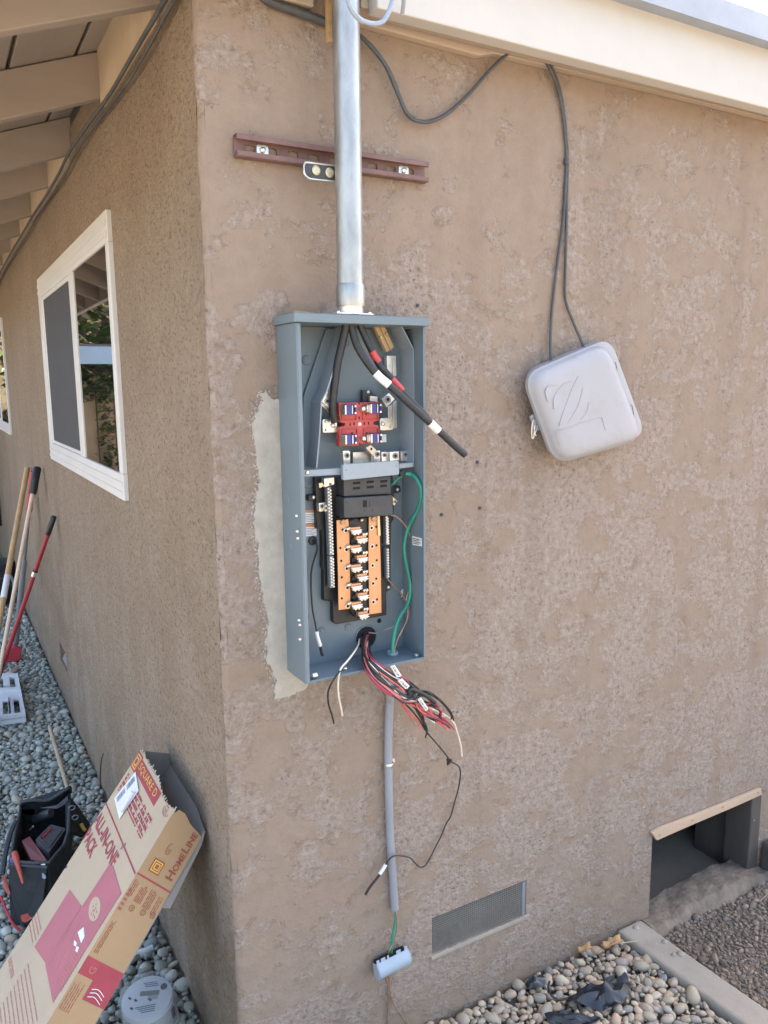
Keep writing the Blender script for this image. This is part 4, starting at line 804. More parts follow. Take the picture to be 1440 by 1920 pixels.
tag(obj('wood_shim', G().prism([(.172, -.020, PZ1+.019), (.232, -.016, PZ1+.019), (.234, -.016, PZ1+.025), (.20, -.018, PZ1+.029), (.172, -.02, PZ1+.031)], (0, .014, 0)), M_SHIM, bevel=.001), 'small brown wood shim lying on the panel top left of the mast', 'wood shim')
tag(obj('wood_stick', G().prism([(0.2531,-0.03,2.353),(0.2633,-0.03,2.356),(0.2649,-0.03,2.277),(0.2546,-0.03,2.274)], (0, .012, 0)), M_SHIM, bevel=.001), 'thin wood stick hanging below the eave left of the mast', 'wood stick')

# ------------------------------------------------------------------ cables on the walls
def cable(pts, r_, mat, label, name='cable', group=None, cat='cable', k=8, n=8):
    return tag(obj(name, G().tube(spline(pts, k), r_, n), mat, smooth=True), label, cat, group)
cable([(0.3256,-0.02,2.304),(0.3416,-0.03,2.287),(0.3773,-0.035,2.252),(0.4122,-0.03,2.201),(0.433,-0.025,2.173),(0.4595,-0.02,2.164),(0.4999,-0.015,2.17),(0.5456,-0.012,2.194),(0.6014,-0.012,2.242),(0.6561,-0.015,2.299),(0.6928,-0.02,2.332),(0.6984,-0.035,2.341)], .0042, M_CABLED, 'black cable hanging in a loop between the mast and the fascia')
cable([(0.3373,-0.016,2.301),(0.3603,-0.018,2.287),(0.397,-0.018,2.251),(0.4257,-0.016,2.201),(0.4429,-0.013,2.178),(0.4631,-0.01,2.171)], .0032, M_CABLED, 'second black cable lying beside the upper part of the wall loop')
cable([(0.7674,-0.035,2.354),(0.7906,-0.03,2.343),(0.8364,-0.015,2.313),(0.8671,-0.008,2.263),(0.8847,-0.006,2.189),(0.8898,-0.006,2.142),(0.8885,-0.006,2.082),(0.8831,-0.006,1.996),(0.8678,-0.006,1.896),(0.8558,-0.006,1.795),(0.8496,-0.01,1.719),(0.8356,-0.03,1.655)], .0034, M_CABLED, 'thin grey cable running from the eave to the left entry of the tilted box')
cable([(0.7766,-0.035,2.355),(0.7999,-0.03,2.345),(0.847,-0.012,2.316),(0.872,-0.008,2.263),(0.8871,-0.007,2.189),(0.8933,-0.006,2.136),(0.8936,-0.006,2.082),(0.8949,-0.006,1.997),(0.8951,-0.006,1.898),(0.8977,-0.006,1.822),(0.9204,-0.012,1.765),(0.9363,-0.025,1.72),(0.945,-0.03,1.694)], .0034, M_CABLED, 'thin grey cable bending down into the top of the tilted box')
q = (0.889,-0.007,2.138)
tag(obj('cable_tie', G().lathe([(.0068, 0), (.0068, .012)], (q[0], q[1], q[2]-.006), (0, 0, 1), 10), M_CABLED, smooth=True), 'dark tie holding the two thin grey cables together', 'cable tie')
cable([(0.2338,-0.16,2.319),(0.2301,-0.16,2.297),(0.2383,-0.16,2.277),(0.2553,-0.16,2.265),(0.2792,-0.16,2.263),(0.2993,-0.16,2.27),(0.3118,-0.16,2.287),(0.321,-0.16,2.307),(0.3269,-0.16,2.339)], .0048, pm('blue_grey_cable', (.30, .36, .43), .4, var=.1), 'blue grey cable loop hanging beside the mast at the top of the wall')
cable([(0.3645,-0.13,2.36),(0.3643,-0.13,2.332),(0.3666,-0.12,2.312)], .0042, M_STEELP, 'short grey cable end hanging over the fascia right of the mast')
cable([(0.1243,-0.012,2.339),(0.1419,-0.012,2.329),(0.1803,-0.01,2.325),(0.2244,-0.01,2.321),(0.264,-0.01,2.316),(0.2921,-0.012,2.315)], .009, M_CABLED, 'thick dark cable crossing under the eave left of the mast')  # dark tube put in for the shadow gap beneath the frieze
lc = [(-0.03,-0.0015,2.334),(-0.03,0.0929,2.329),(-0.03,0.2202,2.328),(-0.03,0.3953,2.326),(-0.03,0.6072,2.324),(-0.03,0.9041,2.337),(-0.03,1.239,2.347),(-0.03,1.457,2.337),(-0.03,1.797,2.334),(-0.03,2.254,2.341),(-0.03,2.704,2.34),(-0.03,3.336,2.341),(-0.03,4.11,2.329),(-0.03,4.957,2.294)]
cable(lc, .0048, M_CABLED, 'long dark cable strung along the top of the side wall under the rafters')
cable([(p[0]+.012, p[1]+.012, p[2]-.012+.006*math.sin(i*1.7)) for i, p in enumerate(lc)], .0032, M_CABLED, 'thinner dark cable running just below the long one on the side wall')

# ------------------------------------------------------------------ telecom box
TB = thing('telecom_box', (0.9725,0,1.411), 'pale grey plastic utility box hanging tilted on the front wall', 'utility box')
cq = [Vector(p) for p in [(0.7296,-0.053,1.637),(0.9822,-0.053,1.721),(1.125,-0.053,1.471),(0.8355,-0.053,1.423)]]
cen = sum(cq, Vector())/4; ux = ((cq[1]-cq[0])+(cq[2]-cq[3])).normalized(); uz = ((cq[0]-cq[3])+(cq[1]-cq[2])); uz = (uz-ux*uz.dot(ux)).normalized()
hw = ((cq[1]-cq[0]).length+(cq[2]-cq[3]).length)/4; hh_ = ((cq[0]-cq[3]).length+(cq[1]-cq[2]).length)/4
def ring(d, ins, r_, off=(0, 0)):
    k = 1-ins/((hw+hh_)/2); return [Vector((p.x, -d, p.z)) for p in rpoly([cen+(q-cen)*k for q in cq], r_, 8)]
bq = [p+ux*.033+uz*.002 for p in cq]
bc = sum(bq, Vector())/4
def bring(d, k): return [Vector((p.x, -d, p.z)) for p in rpoly([bc+(p-bc)*k for p in bq], .046, 8)]
obj('base_shell', G().loft([bring(.001, .96), bring(.008, .99), bring(.030, 1.0), bring(.044, .99), bring(.0452, .96)]), M_TELE, TB, smooth=True)
lid = obj('lid', G().loft([ring(.0455, -.0015, .054), ring(.055, -.0015, .054), ring(.0565, .001, .052), ring(.064, .004, .050), ring(.071, .009, .046), ring(.0755, .016, .040), ring(.0782, .025, .032), ring(.0795, .037, .022), ring(.080, .052, .010)]), M_TELE, TB, smooth=True)
def tp_(X_, Y_): # normalised position on the lid
    return X_, Y_
lz = [(0.7745,-0.0803,1.599),(0.7827,-0.0803,1.611),(0.7953,-0.0803,1.614),(0.8081,-0.0803,1.613)]
for pts in (lz, [(0.8025,-0.0803,1.558),(0.8018,-0.0803,1.582),(0.8133,-0.0803,1.601),(0.8322,-0.0803,1.616),(0.8516,-0.0803,1.622)], [(0.821,-0.0803,1.517),(0.8284,-0.0803,1.54),(0.8435,-0.0803,1.574),(0.8603,-0.0803,1.608),(0.8775,-0.0803,1.634)],
            [(0.8486,-0.0803,1.524),(0.8708,-0.0803,1.551),(0.8847,-0.0803,1.578),(0.893,-0.0803,1.606)], [(0.89,-0.0803,1.531),(0.9047,-0.0803,1.544),(0.9116,-0.0803,1.557),(0.913,-0.0803,1.572)],
            [(0.8117,-0.0803,1.504),(0.8556,-0.0803,1.514),(0.902,-0.0803,1.526),(0.9496,-0.0803,1.535),(0.9595,-0.0803,1.531),(0.9662,-0.0803,1.515),(0.9714,-0.0803,1.502)], [(0.8119,-0.0803,1.499),(0.8172,-0.0803,1.486),(0.8257,-0.0803,1.473)]):
    obj('embossed_line', G().tube(spline(pts, 6), .0011, 6), M_TELE, lid, smooth=True)
for pts in ([(0.8027,-0.0802,1.557),(0.824,-0.0802,1.574),(0.8397,-0.0802,1.591),(0.8517,-0.0802,1.622),(0.8323,-0.0802,1.616),(0.8134,-0.0802,1.601),(0.8019,-0.0802,1.582)], [(0.8211,-0.0802,1.517),(0.8541,-0.0802,1.556),(0.8791,-0.0802,1.595),(0.8811,-0.0802,1.63),(0.8776,-0.0802,1.634),(0.8604,-0.0802,1.608),(0.8436,-0.0802,1.574)], [(0.8487,-0.0802,1.524),(0.8842,-0.0802,1.553),(0.9017,-0.0802,1.578),(0.8931,-0.0802,1.606),(0.8848,-0.0802,1.578),(0.8709,-0.0802,1.551)], [(0.8901,-0.0802,1.531),(0.9152,-0.0802,1.537),(0.9255,-0.0802,1.552),(0.9131,-0.0802,1.572),(0.9116,-0.0802,1.557)], [(0.7746,-0.0802,1.599),(0.7855,-0.0802,1.575),(0.796,-0.0802,1.597),(0.8082,-0.0802,1.613),(0.7954,-0.0802,1.614),(0.7828,-0.0802,1.611)]):
    obj('embossed_leaf', G().prism(spline(pts+[pts[0]], 3)[:-1], (0, .0008, 0)), M_TELE, lid, bevel=.0003)
for q in [(1.02,-0.056,1.651),(1.083,-0.056,1.545)]:
    c = Vector(q); h = obj('hinge', G().cyl(c-uz*.014, c+uz*.016, .0042, n=10), M_TELE, TB, smooth=True)
    obj('hinge_gap', G().tube([c+uz*.016-ux*.006-Y*.003, c+uz*.016+ux*.004-Y*.003, c+uz*.001+ux*.005-Y*.0035, c+uz*.001-ux*.002-Y*.0045, c-uz*.001+ux*.005-Y*.0035, c-uz*.014+ux*.005-Y*.003, c-uz*.014-ux*.006-Y*.003], .0009, 6), M_DARK, h)
tb = [(0.7685,-0.04,1.542),(0.778,-0.04,1.546),(0.7879,-0.04,1.538),(0.8032,-0.04,1.512),(0.7968,-0.04,1.507),(0.7822,-0.04,1.508),(0.774,-0.04,1.514),(0.7754,-0.04,1.523),(0.7677,-0.04,1.537)]
ta = obj('latch_tab', G().prism(spline(tb+[tb[0]], 3)[:-1], (0, .006, 0)), M_TELE, TB, bevel=.001)
q = (0.788,-0.0405,1.518); scr(ta, q, .0045, M_STEELP)
obj('latch_loop', G().tube(spline([(0.7766,-0.042,1.536),(0.7686,-0.046,1.529),(0.7658,-0.046,1.514),(0.7681,-0.044,1.491),(0.7729,-0.044,1.489),(0.7731,-0.046,1.501),(0.7754,-0.044,1.518)], 5), .0016, 7), M_TIN, TB, smooth=True)
obj('latch_ring', G().tube(spline([(0.7821,-0.044,1.507),(0.779,-0.044,1.503),(0.7782,-0.044,1.496),(0.7824,-0.044,1.494)], 5), .0012, 7), M_TIN, TB, smooth=True)

# ------------------------------------------------------------------ PVC conduit under the panel, bonding bridge
pv = thing('plastic_conduit', (.388, -.014, .37), 'grey plastic conduit running down the wall below the panel', 'conduit')
obj('tube', G().tube(spline([(0.3937,-0.0125,0.9625),(0.384,-0.0125,0.8567),(0.3812,-0.0125,0.7316),(0.3839,-0.0125,0.568),(0.3901,-0.0125,0.4546),(0.3952,-0.0125,0.362)], 6), .0098, 18), M_PVC, pv, smooth=True)
q = Vector((0.3828,-0.0125,0.7406))
obj('strap', G().lathe([(.0105, -.005), (.0112, -.004), (.0112, .004), (.0105, .005)], q, (0, 0, 1), 18, False, False).bb(q.x+.010, q.x+.022, -.0025, -.0005, q.z-.005, q.z+.005), M_ZINC, pv, smooth=True)
BR = thing('bonding_bridge', (0.39,0,0.1723), 'blue grey notched plastic bonding bridge hanging at the wall foot on a green wire', 'bonding bridge')
pa, pb_ = Vector((0.3349,-0.024,0.229)), Vector((0.421,-0.024,0.2355))
ax = (pb_-pa).normalized(); sd = ax.cross(Y).normalized();
if sd.z < 0: sd = -sd
prof = []
rr_ = .0225
for k in range(13):
    a = -math.pi*.62+k*(math.pi*1.02)/12; prof.append((math.cos(a), math.sin(a)))
def hs(p, r1, off=0): return [p+(-Y)*(c*r1)+sd*(s*r1) for c, s in prof]
g = G(); n = len(prof)
o1, o2, i1, i2 = hs(pa, rr_), hs(pb_, rr_), hs(pa, rr_-.002), hs(pb_, rr_-.002)
g.add(o1+o2+i1+i2, [(k, k+1, n+k+1, n+k) for k in range(n-1)]+[(2*n+k+1, 2*n+k, 3*n+k, 3*n+k+1) for k in range(n-1)]+[(0, n, 3*n, 2*n), (n-1, 3*n-1, 4*n-1, 2*n-1)]+[(k+1, k, 2*n+k, 2*n+k+1) for k in range(n-1)]+[(n+k, n+k+1, 3*n+k+1, 3*n+k) for k in range(n-1)])
cov = obj('cover', g, M_BRIDGE, BR, smooth=True)
for q_, s_ in ((pa, -1), (pb_, 1)): obj('end_cap', G().prism(hs(q_+ax*.0005*s_, rr_)+[q_+Y*.012+sd*.012], ax*.002*s_), M_BRIDGE, BR, bevel=.001)
L_ = (pb_-pa).length
for f0, f1, h in ((0, .09, .010), (.14, .28, .010), (.34, .40, .010), (.64, .78, .011), (.90, 1., .012)):
    c = pa+ax*L_*(f0+f1)/2+sd*(rr_*.94+.003)-Y*(rr_*.28)
    R3 = Matrix((ax, Y, sd)).transposed()
    obj('cover_tooth', G().box(c, (L_*(f1-f0), .0022, h), R3), M_BRIDGE, cov, bevel=.0006)
obj('dark_inside', G().box((pa+pb_)/2+sd*.004+Y*.004, (L_*.94, .022, .026), Matrix((ax, Y, sd)).transposed()), M_HOLE, BR)  # dark box put in for the shaded inside of the cover
cable([(0.3927,-0.012,0.3826),(0.3972,-0.014,0.3536),(0.3931,-0.018,0.3262),(0.3842,-0.02,0.2979),(0.382,-0.018,0.2643),(0.3826,-0.014,0.241),(0.3836,-0.012,0.2275)], .0036, M_GREEN, 'short green wire between the plastic conduit and the bonding bridge', 'ground_wire', cat='wire')
cable([(0.3932,-0.016,0.3707),(0.3966,-0.02,0.3434),(0.3951,-0.022,0.3094),(0.3859,-0.022,0.2842),(0.3748,-0.02,0.2627),(0.3739,-0.016,0.2459)], .0018, M_COPW, 'bare wire twisted with the green wire above the bonding bridge', 'ground_wire', cat='wire')
cable([(0.3633,-0.018,0.2023),(0.3684,-0.014,0.1798),(0.3764,-0.01,0.1557),(0.3782,-0.006,0.1075),(0.3761,-0.006,0.0486),(0.3753,-0.006,-0.0191),(0.3763,-0.006,-0.073)], .0024, M_COPW, 'bare wire running straight down the wall below the bonding bridge', 'ground_wire', cat='wire')
cable([(0.3737,-0.018,0.195),(0.3795,-0.01,0.1544),(0.3854,-0.007,0.12),(0.4041,-0.006,0.0765),(0.424,-0.006,0.0387),(0.4396,-0.006,-0.0036),(0.452,-0.006,-0.0559),(0.457,-0.008,-0.0957)], .0018, M_COPW, 'thin bare wire curving right down the wall below the bonding bridge', 'ground_wire', cat='wire')

# ------------------------------------------------------------------ cables and wires in the panel
def wire(pts, r_, mat, label, group=None, name='wire', cat='wire', n=8, k=7):
    return cable(pts, r_, mat, label, name, group, cat, k, n)
FEED = 'feeder cables in the upper panel'
wire([(0.2582,-0.075,1.757),(0.2603,-0.07,1.735),(0.2532,-0.066,1.701),(0.2448,-0.062,1.664),(0.24,-0.058,1.627),(0.2372,-0.052,1.589),(0.2395,-0.046,1.562),(0.2453,-0.041,1.545)], .0082, M_CABLE, 'thick black feeder cable bending left down to the lug beside the red block', FEED, 'feeder_cable', 'cable', 14)
fw = wire([(0.269,-0.075,1.76),(0.2725,-0.074,1.732),(0.2785,-0.08,1.7),(0.2932,-0.088,1.67),(0.3117,-0.096,1.644),(0.33,-0.105,1.625),(0.3546,-0.112,1.603),(0.3827,-0.118,1.577),(0.4192,-0.122,1.546),(0.4579,-0.124,1.514),(0.4922,-0.124,1.486),(0.5147,-0.124,1.469)], .0078, M_CABLE, 'thick black feeder cable with two white tape bands poking out past the right edge', FEED, 'feeder_cable', 'cable', 14)
obj('copper_end', G().lathe([(.0062, 0), (.006, .0008)], (0.5161,-0.124,1.468), (.75, 0, -.65), 12), M_HOLE, fw)
def band(pts, r_, mat, par, name='tape_band'):
    return obj(name, G().tube(spline(pts, 4), r_, 14), mat, par, smooth=True)
band([(0.3127,-0.0965,1.643),(0.3224,-0.101,1.632),(0.3379,-0.1085,1.618)], .0087, M_WHITE, fw); band([(0.4268,-0.1225,1.54),(0.437,-0.1232,1.531),(0.4473,-0.1238,1.522)], .0087, M_WHITE, fw)
fr = wire([(0.2848,-0.07,1.761),(0.2952,-0.068,1.736),(0.3084,-0.07,1.707),(0.3207,-0.074,1.681),(0.3321,-0.08,1.658),(0.3486,-0.086,1.638),(0.3666,-0.092,1.617),(0.3821,-0.098,1.596),(0.4044,-0.104,1.574),(0.4282,-0.108,1.55)], .0072, M_CABLE, 'thick black feeder cable with two red tape bands lying behind the white banded one', FEED, 'feeder_cable', 'cable', 14)
band([(0.3173,-0.0735,1.686),(0.3236,-0.0755,1.675),(0.3303,-0.0788,1.664)], .0079, M_REDT, fr); band([(0.3547,-0.0885,1.63),(0.3653,-0.092,1.618),(0.3757,-0.096,1.606)], .0079, M_REDT, fr)
wire([(0.4036,-0.06,1.428),(0.414,-0.064,1.427),(0.419,-0.074,1.422),(0.4223,-0.084,1.411),(0.4255,-0.089,1.397),(0.4267,-0.087,1.377),(0.4271,-0.076,1.354),(0.424,-0.06,1.329),(0.4211,-0.046,1.308),(0.414,-0.044,1.288),(0.4096,-0.044,1.266),(0.4114,-0.044,1.24),(0.4168,-0.044,1.214),(0.4223,-0.044,1.19),(0.4248,-0.044,1.166),(0.4208,-0.046,1.144),(0.4093,-0.05,1.126),(0.3924,-0.056,1.113),(0.3801,-0.06,1.098),(0.37,-0.066,1.079),(0.3635,-0.07,1.058),(0.3599,-0.072,1.034)], .0042, M_GREEN, 'thick green ground wire snaking down the right side inside the panel', name='ground_wire')
wire([(0.3758,-0.045,1.403),(0.3809,-0.05,1.409),(0.3891,-0.055,1.419),(0.3969,-0.058,1.423)], .0024, M_GREEN, 'short thin green wire under the cross bar right end', name='ground_wire')
tag(obj('wire_connector', G().prism([(0.3874,-0.066,1.435),(0.3975,-0.066,1.435),(0.3981,-0.066,1.425),(0.388,-0.066,1.424)], (0, .014, 0)), M_BLACK, bevel=.001), 'small black connector on the green wire at the cross bar end', 'connector')
wire([(0.3781,-0.04,1.337),(0.3869,-0.044,1.335),(0.3985,-0.046,1.326),(0.4125,-0.044,1.311),(0.424,-0.04,1.295),(0.431,-0.036,1.274),(0.4324,-0.034,1.25),(0.4329,-0.034,1.23),(0.4362,-0.034,1.209),(0.4377,-0.034,1.186),(0.433,-0.036,1.169),(0.4222,-0.04,1.157),(0.4159,-0.042,1.144),(0.4172,-0.044,1.123),(0.4153,-0.048,1.107),(0.4078,-0.052,1.092),(0.3942,-0.058,1.078),(0.3819,-0.062,1.064),(0.3719,-0.066,1.049),(0.3656,-0.07,1.033)], .0019, M_COPW, 'bare copper wire running beside the green wire inside the panel', name='ground_wire')
wire([(0.3697,-0.038,1.193),(0.3788,-0.036,1.184),(0.3924,-0.032,1.171),(0.4079,-0.028,1.156),(0.4182,-0.03,1.141),(0.4244,-0.036,1.126),(0.4224,-0.042,1.113),(0.4148,-0.046,1.098)], .0017, M_COPW, 'short bare copper wire from the right screw bar to the green wire', name='ground_wire')
wire([(0.3827,-0.05,1.089),(0.3742,-0.045,1.084),(0.3657,-0.04,1.08),(0.3614,-0.036,1.078),(0.3583,-0.03,1.073),(0.353,-0.022,1.068),(0.3434,-0.016,1.068),(0.3343,-0.012,1.07)], .0016, M_WGREY, 'thin dark bare wire going left into the wiring hole', name='ground_wire')
bw = wire([(0.2043,-0.01,1.294),(0.2065,-0.016,1.293),(0.2073,-0.022,1.285),(0.207,-0.022,1.274),(0.2031,-0.018,1.257),(0.1983,-0.016,1.241),(0.1948,-0.016,1.22),(0.1933,-0.018,1.198),(0.192,-0.022,1.175),(0.1914,-0.026,1.153),(0.1928,-0.03,1.132),(0.1948,-0.034,1.113),(0.1963,-0.036,1.094),(0.2003,-0.036,1.074),(0.2037,-0.036,1.059),(0.208,-0.034,1.048)], .0019, M_BLACK, 'thin black wire with a white paper tag hanging at the left inside the panel')
band([(0.1956,-0.035,1.102),(0.1977,-0.036,1.088),(0.2031,-0.036,1.069)], .0042, M_WHITE, bw, 'paper_tag')
band([(0.2033,-0.036,1.065),(0.2064,-0.035,1.051),(0.2088,-0.034,1.046)], .0030, M_BLACK, bw, 'wire_end')
# ---- loose circuit wires out of the hole
BUN = 'loose circuit wires hanging out of the panel'
rd = random.Random(12)
hole0 = Vector((0.3288,-0.006,1.055))
ctrl = [[Vector(p) for p in c] for c in (
    [(0.3288,-0.006,1.055),(0.309,-0.04,1.046),(0.2885,-0.085,1.036),(0.2934,-0.118,1.017),(0.3282,-0.125,0.9857),(0.3699,-0.122,0.9566)],)][0]
def bwire(end_pts, mat, label, r_=.0021, spread=1.7, st=None, n=6, name='wire', start=None):
    a = rd.uniform(0, 6.3); q = rd.uniform(.2, 1)**.5
    off = Vector((math.cos(a)*.013*q, 0, math.sin(a)*.011*q)); pts = []
    b = rd.uniform(0, 6.3)
    for i, c in enumerate(ctrl[:st or len(ctrl)]):
        f = i/(len(ctrl)-1); sc = (1.0, 1.0, .95, 1.05, 1.15, 1.25)[i]*spread
        an = b+f*rd.uniform(1.2, 2.6)
        o2 = Vector((math.cos(an), .55*math.sin(an+1), math.sin(an)))*.011*sc*q
        pts.append(c+off*(1-min(1, f*2))+o2*min(1, f*2))
    pts[0] = c0 = ctrl[0]+off
    pts += [Vector(p) for p in end_pts]
    return wire(pts, r_, mat, label, BUN, name, n=n, k=6)
ends = [(0.4225,-0.115,0.9206),(0.4837,-0.105,0.8781)]
LB = 'thin black wire in the tangled bundle spilling from the panel hole'
LR = 'thin dark red wire in the tangled bundle spilling from the panel hole'
LP = 'faded pinkish red wire in the tangled bundle spilling from the panel hole'
def endp(x, y, d=.1, back=.5): return None
E1 = [(0.4067,-0.118,0.945),(0.4457,-0.112,0.9271),(0.4793,-0.105,0.8957),(0.4989,-0.1,0.8689)]
E2 = [(0.3985,-0.12,0.9351),(0.4395,-0.115,0.9119),(0.4657,-0.11,0.8891)]
E3 = [(0.3915,-0.12,0.9243),(0.4244,-0.112,0.8915),(0.4527,-0.108,0.8709)]
E4 = [(0.3847,-0.12,0.9332),(0.4079,-0.116,0.9093),(0.4414,-0.112,0.8826),(0.4867,-0.105,0.8464)]
E5 = [(0.4181,-0.122,0.9465),(0.4404,-0.118,0.9203),(0.4459,-0.116,0.9134)]
E6 = [(0.4137,-0.12,0.9244),(0.447,-0.11,0.8983),(0.4662,-0.105,0.8769),(0.474,-0.1,0.8655)]
E7 = [(0.3536,-0.12,0.9594),(0.3836,-0.115,0.9291),(0.4101,-0.108,0.9008),(0.4236,-0.1,0.8745)]
E8 = [(0.3767,-0.122,0.943),(0.4038,-0.118,0.9134),(0.4315,-0.112,0.8899),(0.4598,-0.106,0.866),(0.4931,-0.1,0.8404)]
for e, m, l in ((E2, M_BLACK, LB), (E5, M_BLACK, LB), (E6, M_BLACK, LB), (E3, M_BLACK, LB), (E4, M_WRED, LR), (E2, M_WRED, LR), (E6, M_WRED, LR), (E8, M_BLACK, LB), (E5, M_BLACK, LB), (E3, M_WPINK, LP), (E8, M_WPINK, LP), (E4, M_WPINK, LP), (E5, M_BLACK, LB), (E7, M_BLACK, LB), (E2, M_BLACK, LB)):
    j = lambda s: Vector((rd.gauss(0, s), rd.gauss(0, s), rd.gauss(0, s)))
    bwire([Vector(p)+j(.004) for p in e], m, l)
for k in range(4):
    bwire([Vector(p)+Vector((.002*k, 0, -.002*k)) for p in [(0.3807,-0.12,0.9512),(0.4086,-0.115,0.9311),(0.4257,-0.11,0.9131)]], M_WGREY, 'thin grey neutral wire inside the tangled bundle', spread=.8)
F1 = [(0.3858,-0.125,0.9592),(0.4278,-0.12,0.9437),(0.4601,-0.114,0.9171),(0.4925,-0.105,0.8786),(0.502,-0.1,0.8539)]
F2 = [(0.3818,-0.118,0.9282),(0.4073,-0.108,0.8914),(0.4276,-0.098,0.8576),(0.4385,-0.09,0.8313)]
F3 = [(0.4066,-0.118,0.9202),(0.4428,-0.11,0.8892),(0.4786,-0.104,0.8608),(0.5094,-0.098,0.8279)]
F4 = [(0.3655,-0.118,0.9415),(0.3897,-0.105,0.9043),(0.4069,-0.095,0.8739),(0.4185,-0.09,0.8515)]
for e, m, l in ((F1, M_BLACK, 'black wire arching highest at the right end of the bundle'), (F2, M_BLACK, LB), (F3, M_WPINK, LP), (F4, M_WPINK, LP), (F3, M_WRED, LR), (F1, M_BLACK, LB),
                (E3, M_WWHITE, 'thin white wire strand in the middle of the tangled bundle'), (E6, M_WWHITE, 'thin white wire strand in the middle of the tangled bundle'), (E1, M_BLACK, LB)):
    bwire([Vector(p)+Vector((rd.gauss(0, .003), rd.gauss(0, .004), rd.gauss(0, .003))) for p in e], m, l, rd.uniform(.0017, .0022))
# thick cut black cable in the bundle
bwire([(0.3719,-0.13,0.9687),(0.4073,-0.128,0.9484),(0.4391,-0.122,0.9208)], M_CABLE, 'stubby thicker black cable end in the wire bundle', .0045, .5, n=10)
# single wires leaving the bundle
g1 = wire([(0.3144,-0.01,1.055),(0.2905,-0.045,1.055),(0.2566,-0.085,1.054),(0.226,-0.11,1.046),(0.2044,-0.118,1.034),(0.1923,-0.112,1.014),(0.1889,-0.1,0.9896),(0.1966,-0.085,0.9567),(0.2106,-0.07,0.9241),(0.22,-0.06,0.8988)], .0020, M_BLACK, 'thin black wire hanging left of the bundle over the panel lip', BUN)
g2 = wire([(0.3118,-0.01,1.058),(0.2893,-0.045,1.057),(0.2579,-0.085,1.058),(0.2286,-0.11,1.052),(0.2099,-0.117,1.04),(0.2069,-0.112,1.011),(0.2133,-0.1,0.9762),(0.2227,-0.09,0.9468),(0.231,-0.08,0.9209)], .0020, M_WWHITE, 'thin white wire hanging left of the bundle over the panel lip', BUN)
obj('bare_end', G().tube([(0.231,-0.08,0.9209),(0.2366,-0.076,0.9084)], .001, 6), M_COPW, g2)
g3 = bwire([(0.3547,-0.118,0.9439),(0.3842,-0.105,0.913),(0.4171,-0.09,0.8747),(0.4452,-0.075,0.8341),(0.4799,-0.06,0.7934),(0.5157,-0.045,0.7514),(0.5427,-0.035,0.7169),(0.5682,-0.028,0.6961),(0.5791,-0.024,0.6745),(0.5802,-0.016,0.6309),(0.5703,-0.012,0.589),(0.5599,-0.011,0.5557),(0.5462,-0.01,0.5377),(0.5335,-0.01,0.5129),(0.5163,-0.012,0.4906),(0.4979,-0.016,0.4701),(0.4797,-0.02,0.454),(0.463,-0.022,0.4551),(0.4465,-0.024,0.4731),(0.4308,-0.025,0.493),(0.4022,-0.028,0.5096),(0.3834,-0.03,0.5156),(0.3687,-0.03,0.5094),(0.3607,-0.026,0.4933),(0.3525,-0.022,0.4758)], M_BLACK, 'long black wire looping down the wall across the grey plastic conduit', .0018)
band([(0.3625,-0.028,0.4993),(0.3548,-0.026,0.487),(0.3486,-0.024,0.4783)], .0044, M_WHITE, g3, 'paper_tag')
wire([(0.3515,-0.024,0.4787),(0.339,-0.02,0.4627),(0.3251,-0.016,0.4458),(0.3156,-0.012,0.4287)], .0030, M_BLACK, 'doubled back black wire end under the paper tag beside the conduit', BUN)
q = [(0.525,-0.045,0.7326),(0.5439,-0.04,0.7229),(0.5436,-0.036,0.7129),(0.5334,-0.035,0.7069)]
tag(obj('tape_flag', G().prism(q, (0, .004, 0)), M_BLACK, bevel=.001), 'small black tape flag stuck on the long looping wire', 'tape')
g4 = bwire([(0.4296,-0.115,0.9103),(0.472,-0.105,0.8807),(0.5105,-0.092,0.8462),(0.5311,-0.08,0.809),(0.5476,-0.07,0.7701),(0.558,-0.06,0.7361)], M_WWHITE, 'thin white wire arching down at the right end of the bundle', .0020)
obj('bare_end', G().tube([(0.558,-0.06,0.7361),(0.5611,-0.058,0.7207)], .001, 6), M_COPW, g4)
for e, m, l in (([(0.3471,-0.115,0.9529),(0.3694,-0.1,0.9218),(0.3921,-0.085,0.8912),(0.4108,-0.075,0.8653)], M_WPINK, 'faded red wire hanging down to the right of the conduit top'), ([(0.3878,-0.115,0.9258),(0.4064,-0.105,0.903),(0.4253,-0.095,0.8748)], M_WPINK, 'short faded red wire end below the middle of the bundle'),
                ([(0.381,-0.115,0.942),(0.4039,-0.1,0.9042),(0.4302,-0.085,0.8647),(0.4542,-0.07,0.8221)], M_BLACK, 'black wire end hanging steeply below the middle of the bundle')):
    bwire(e, m, l)
wire([(0.2839,-0.1,1.013),(0.3184,-0.06,0.9731),(0.3483,-0.035,0.946),(0.3677,-0.025,0.9232),(0.3742,-0.028,0.9074),(0.3823,-0.026,0.8921)], .0012, M_COPW, 'hair thin bare wire curling behind the bundle onto the conduit top', BUN)
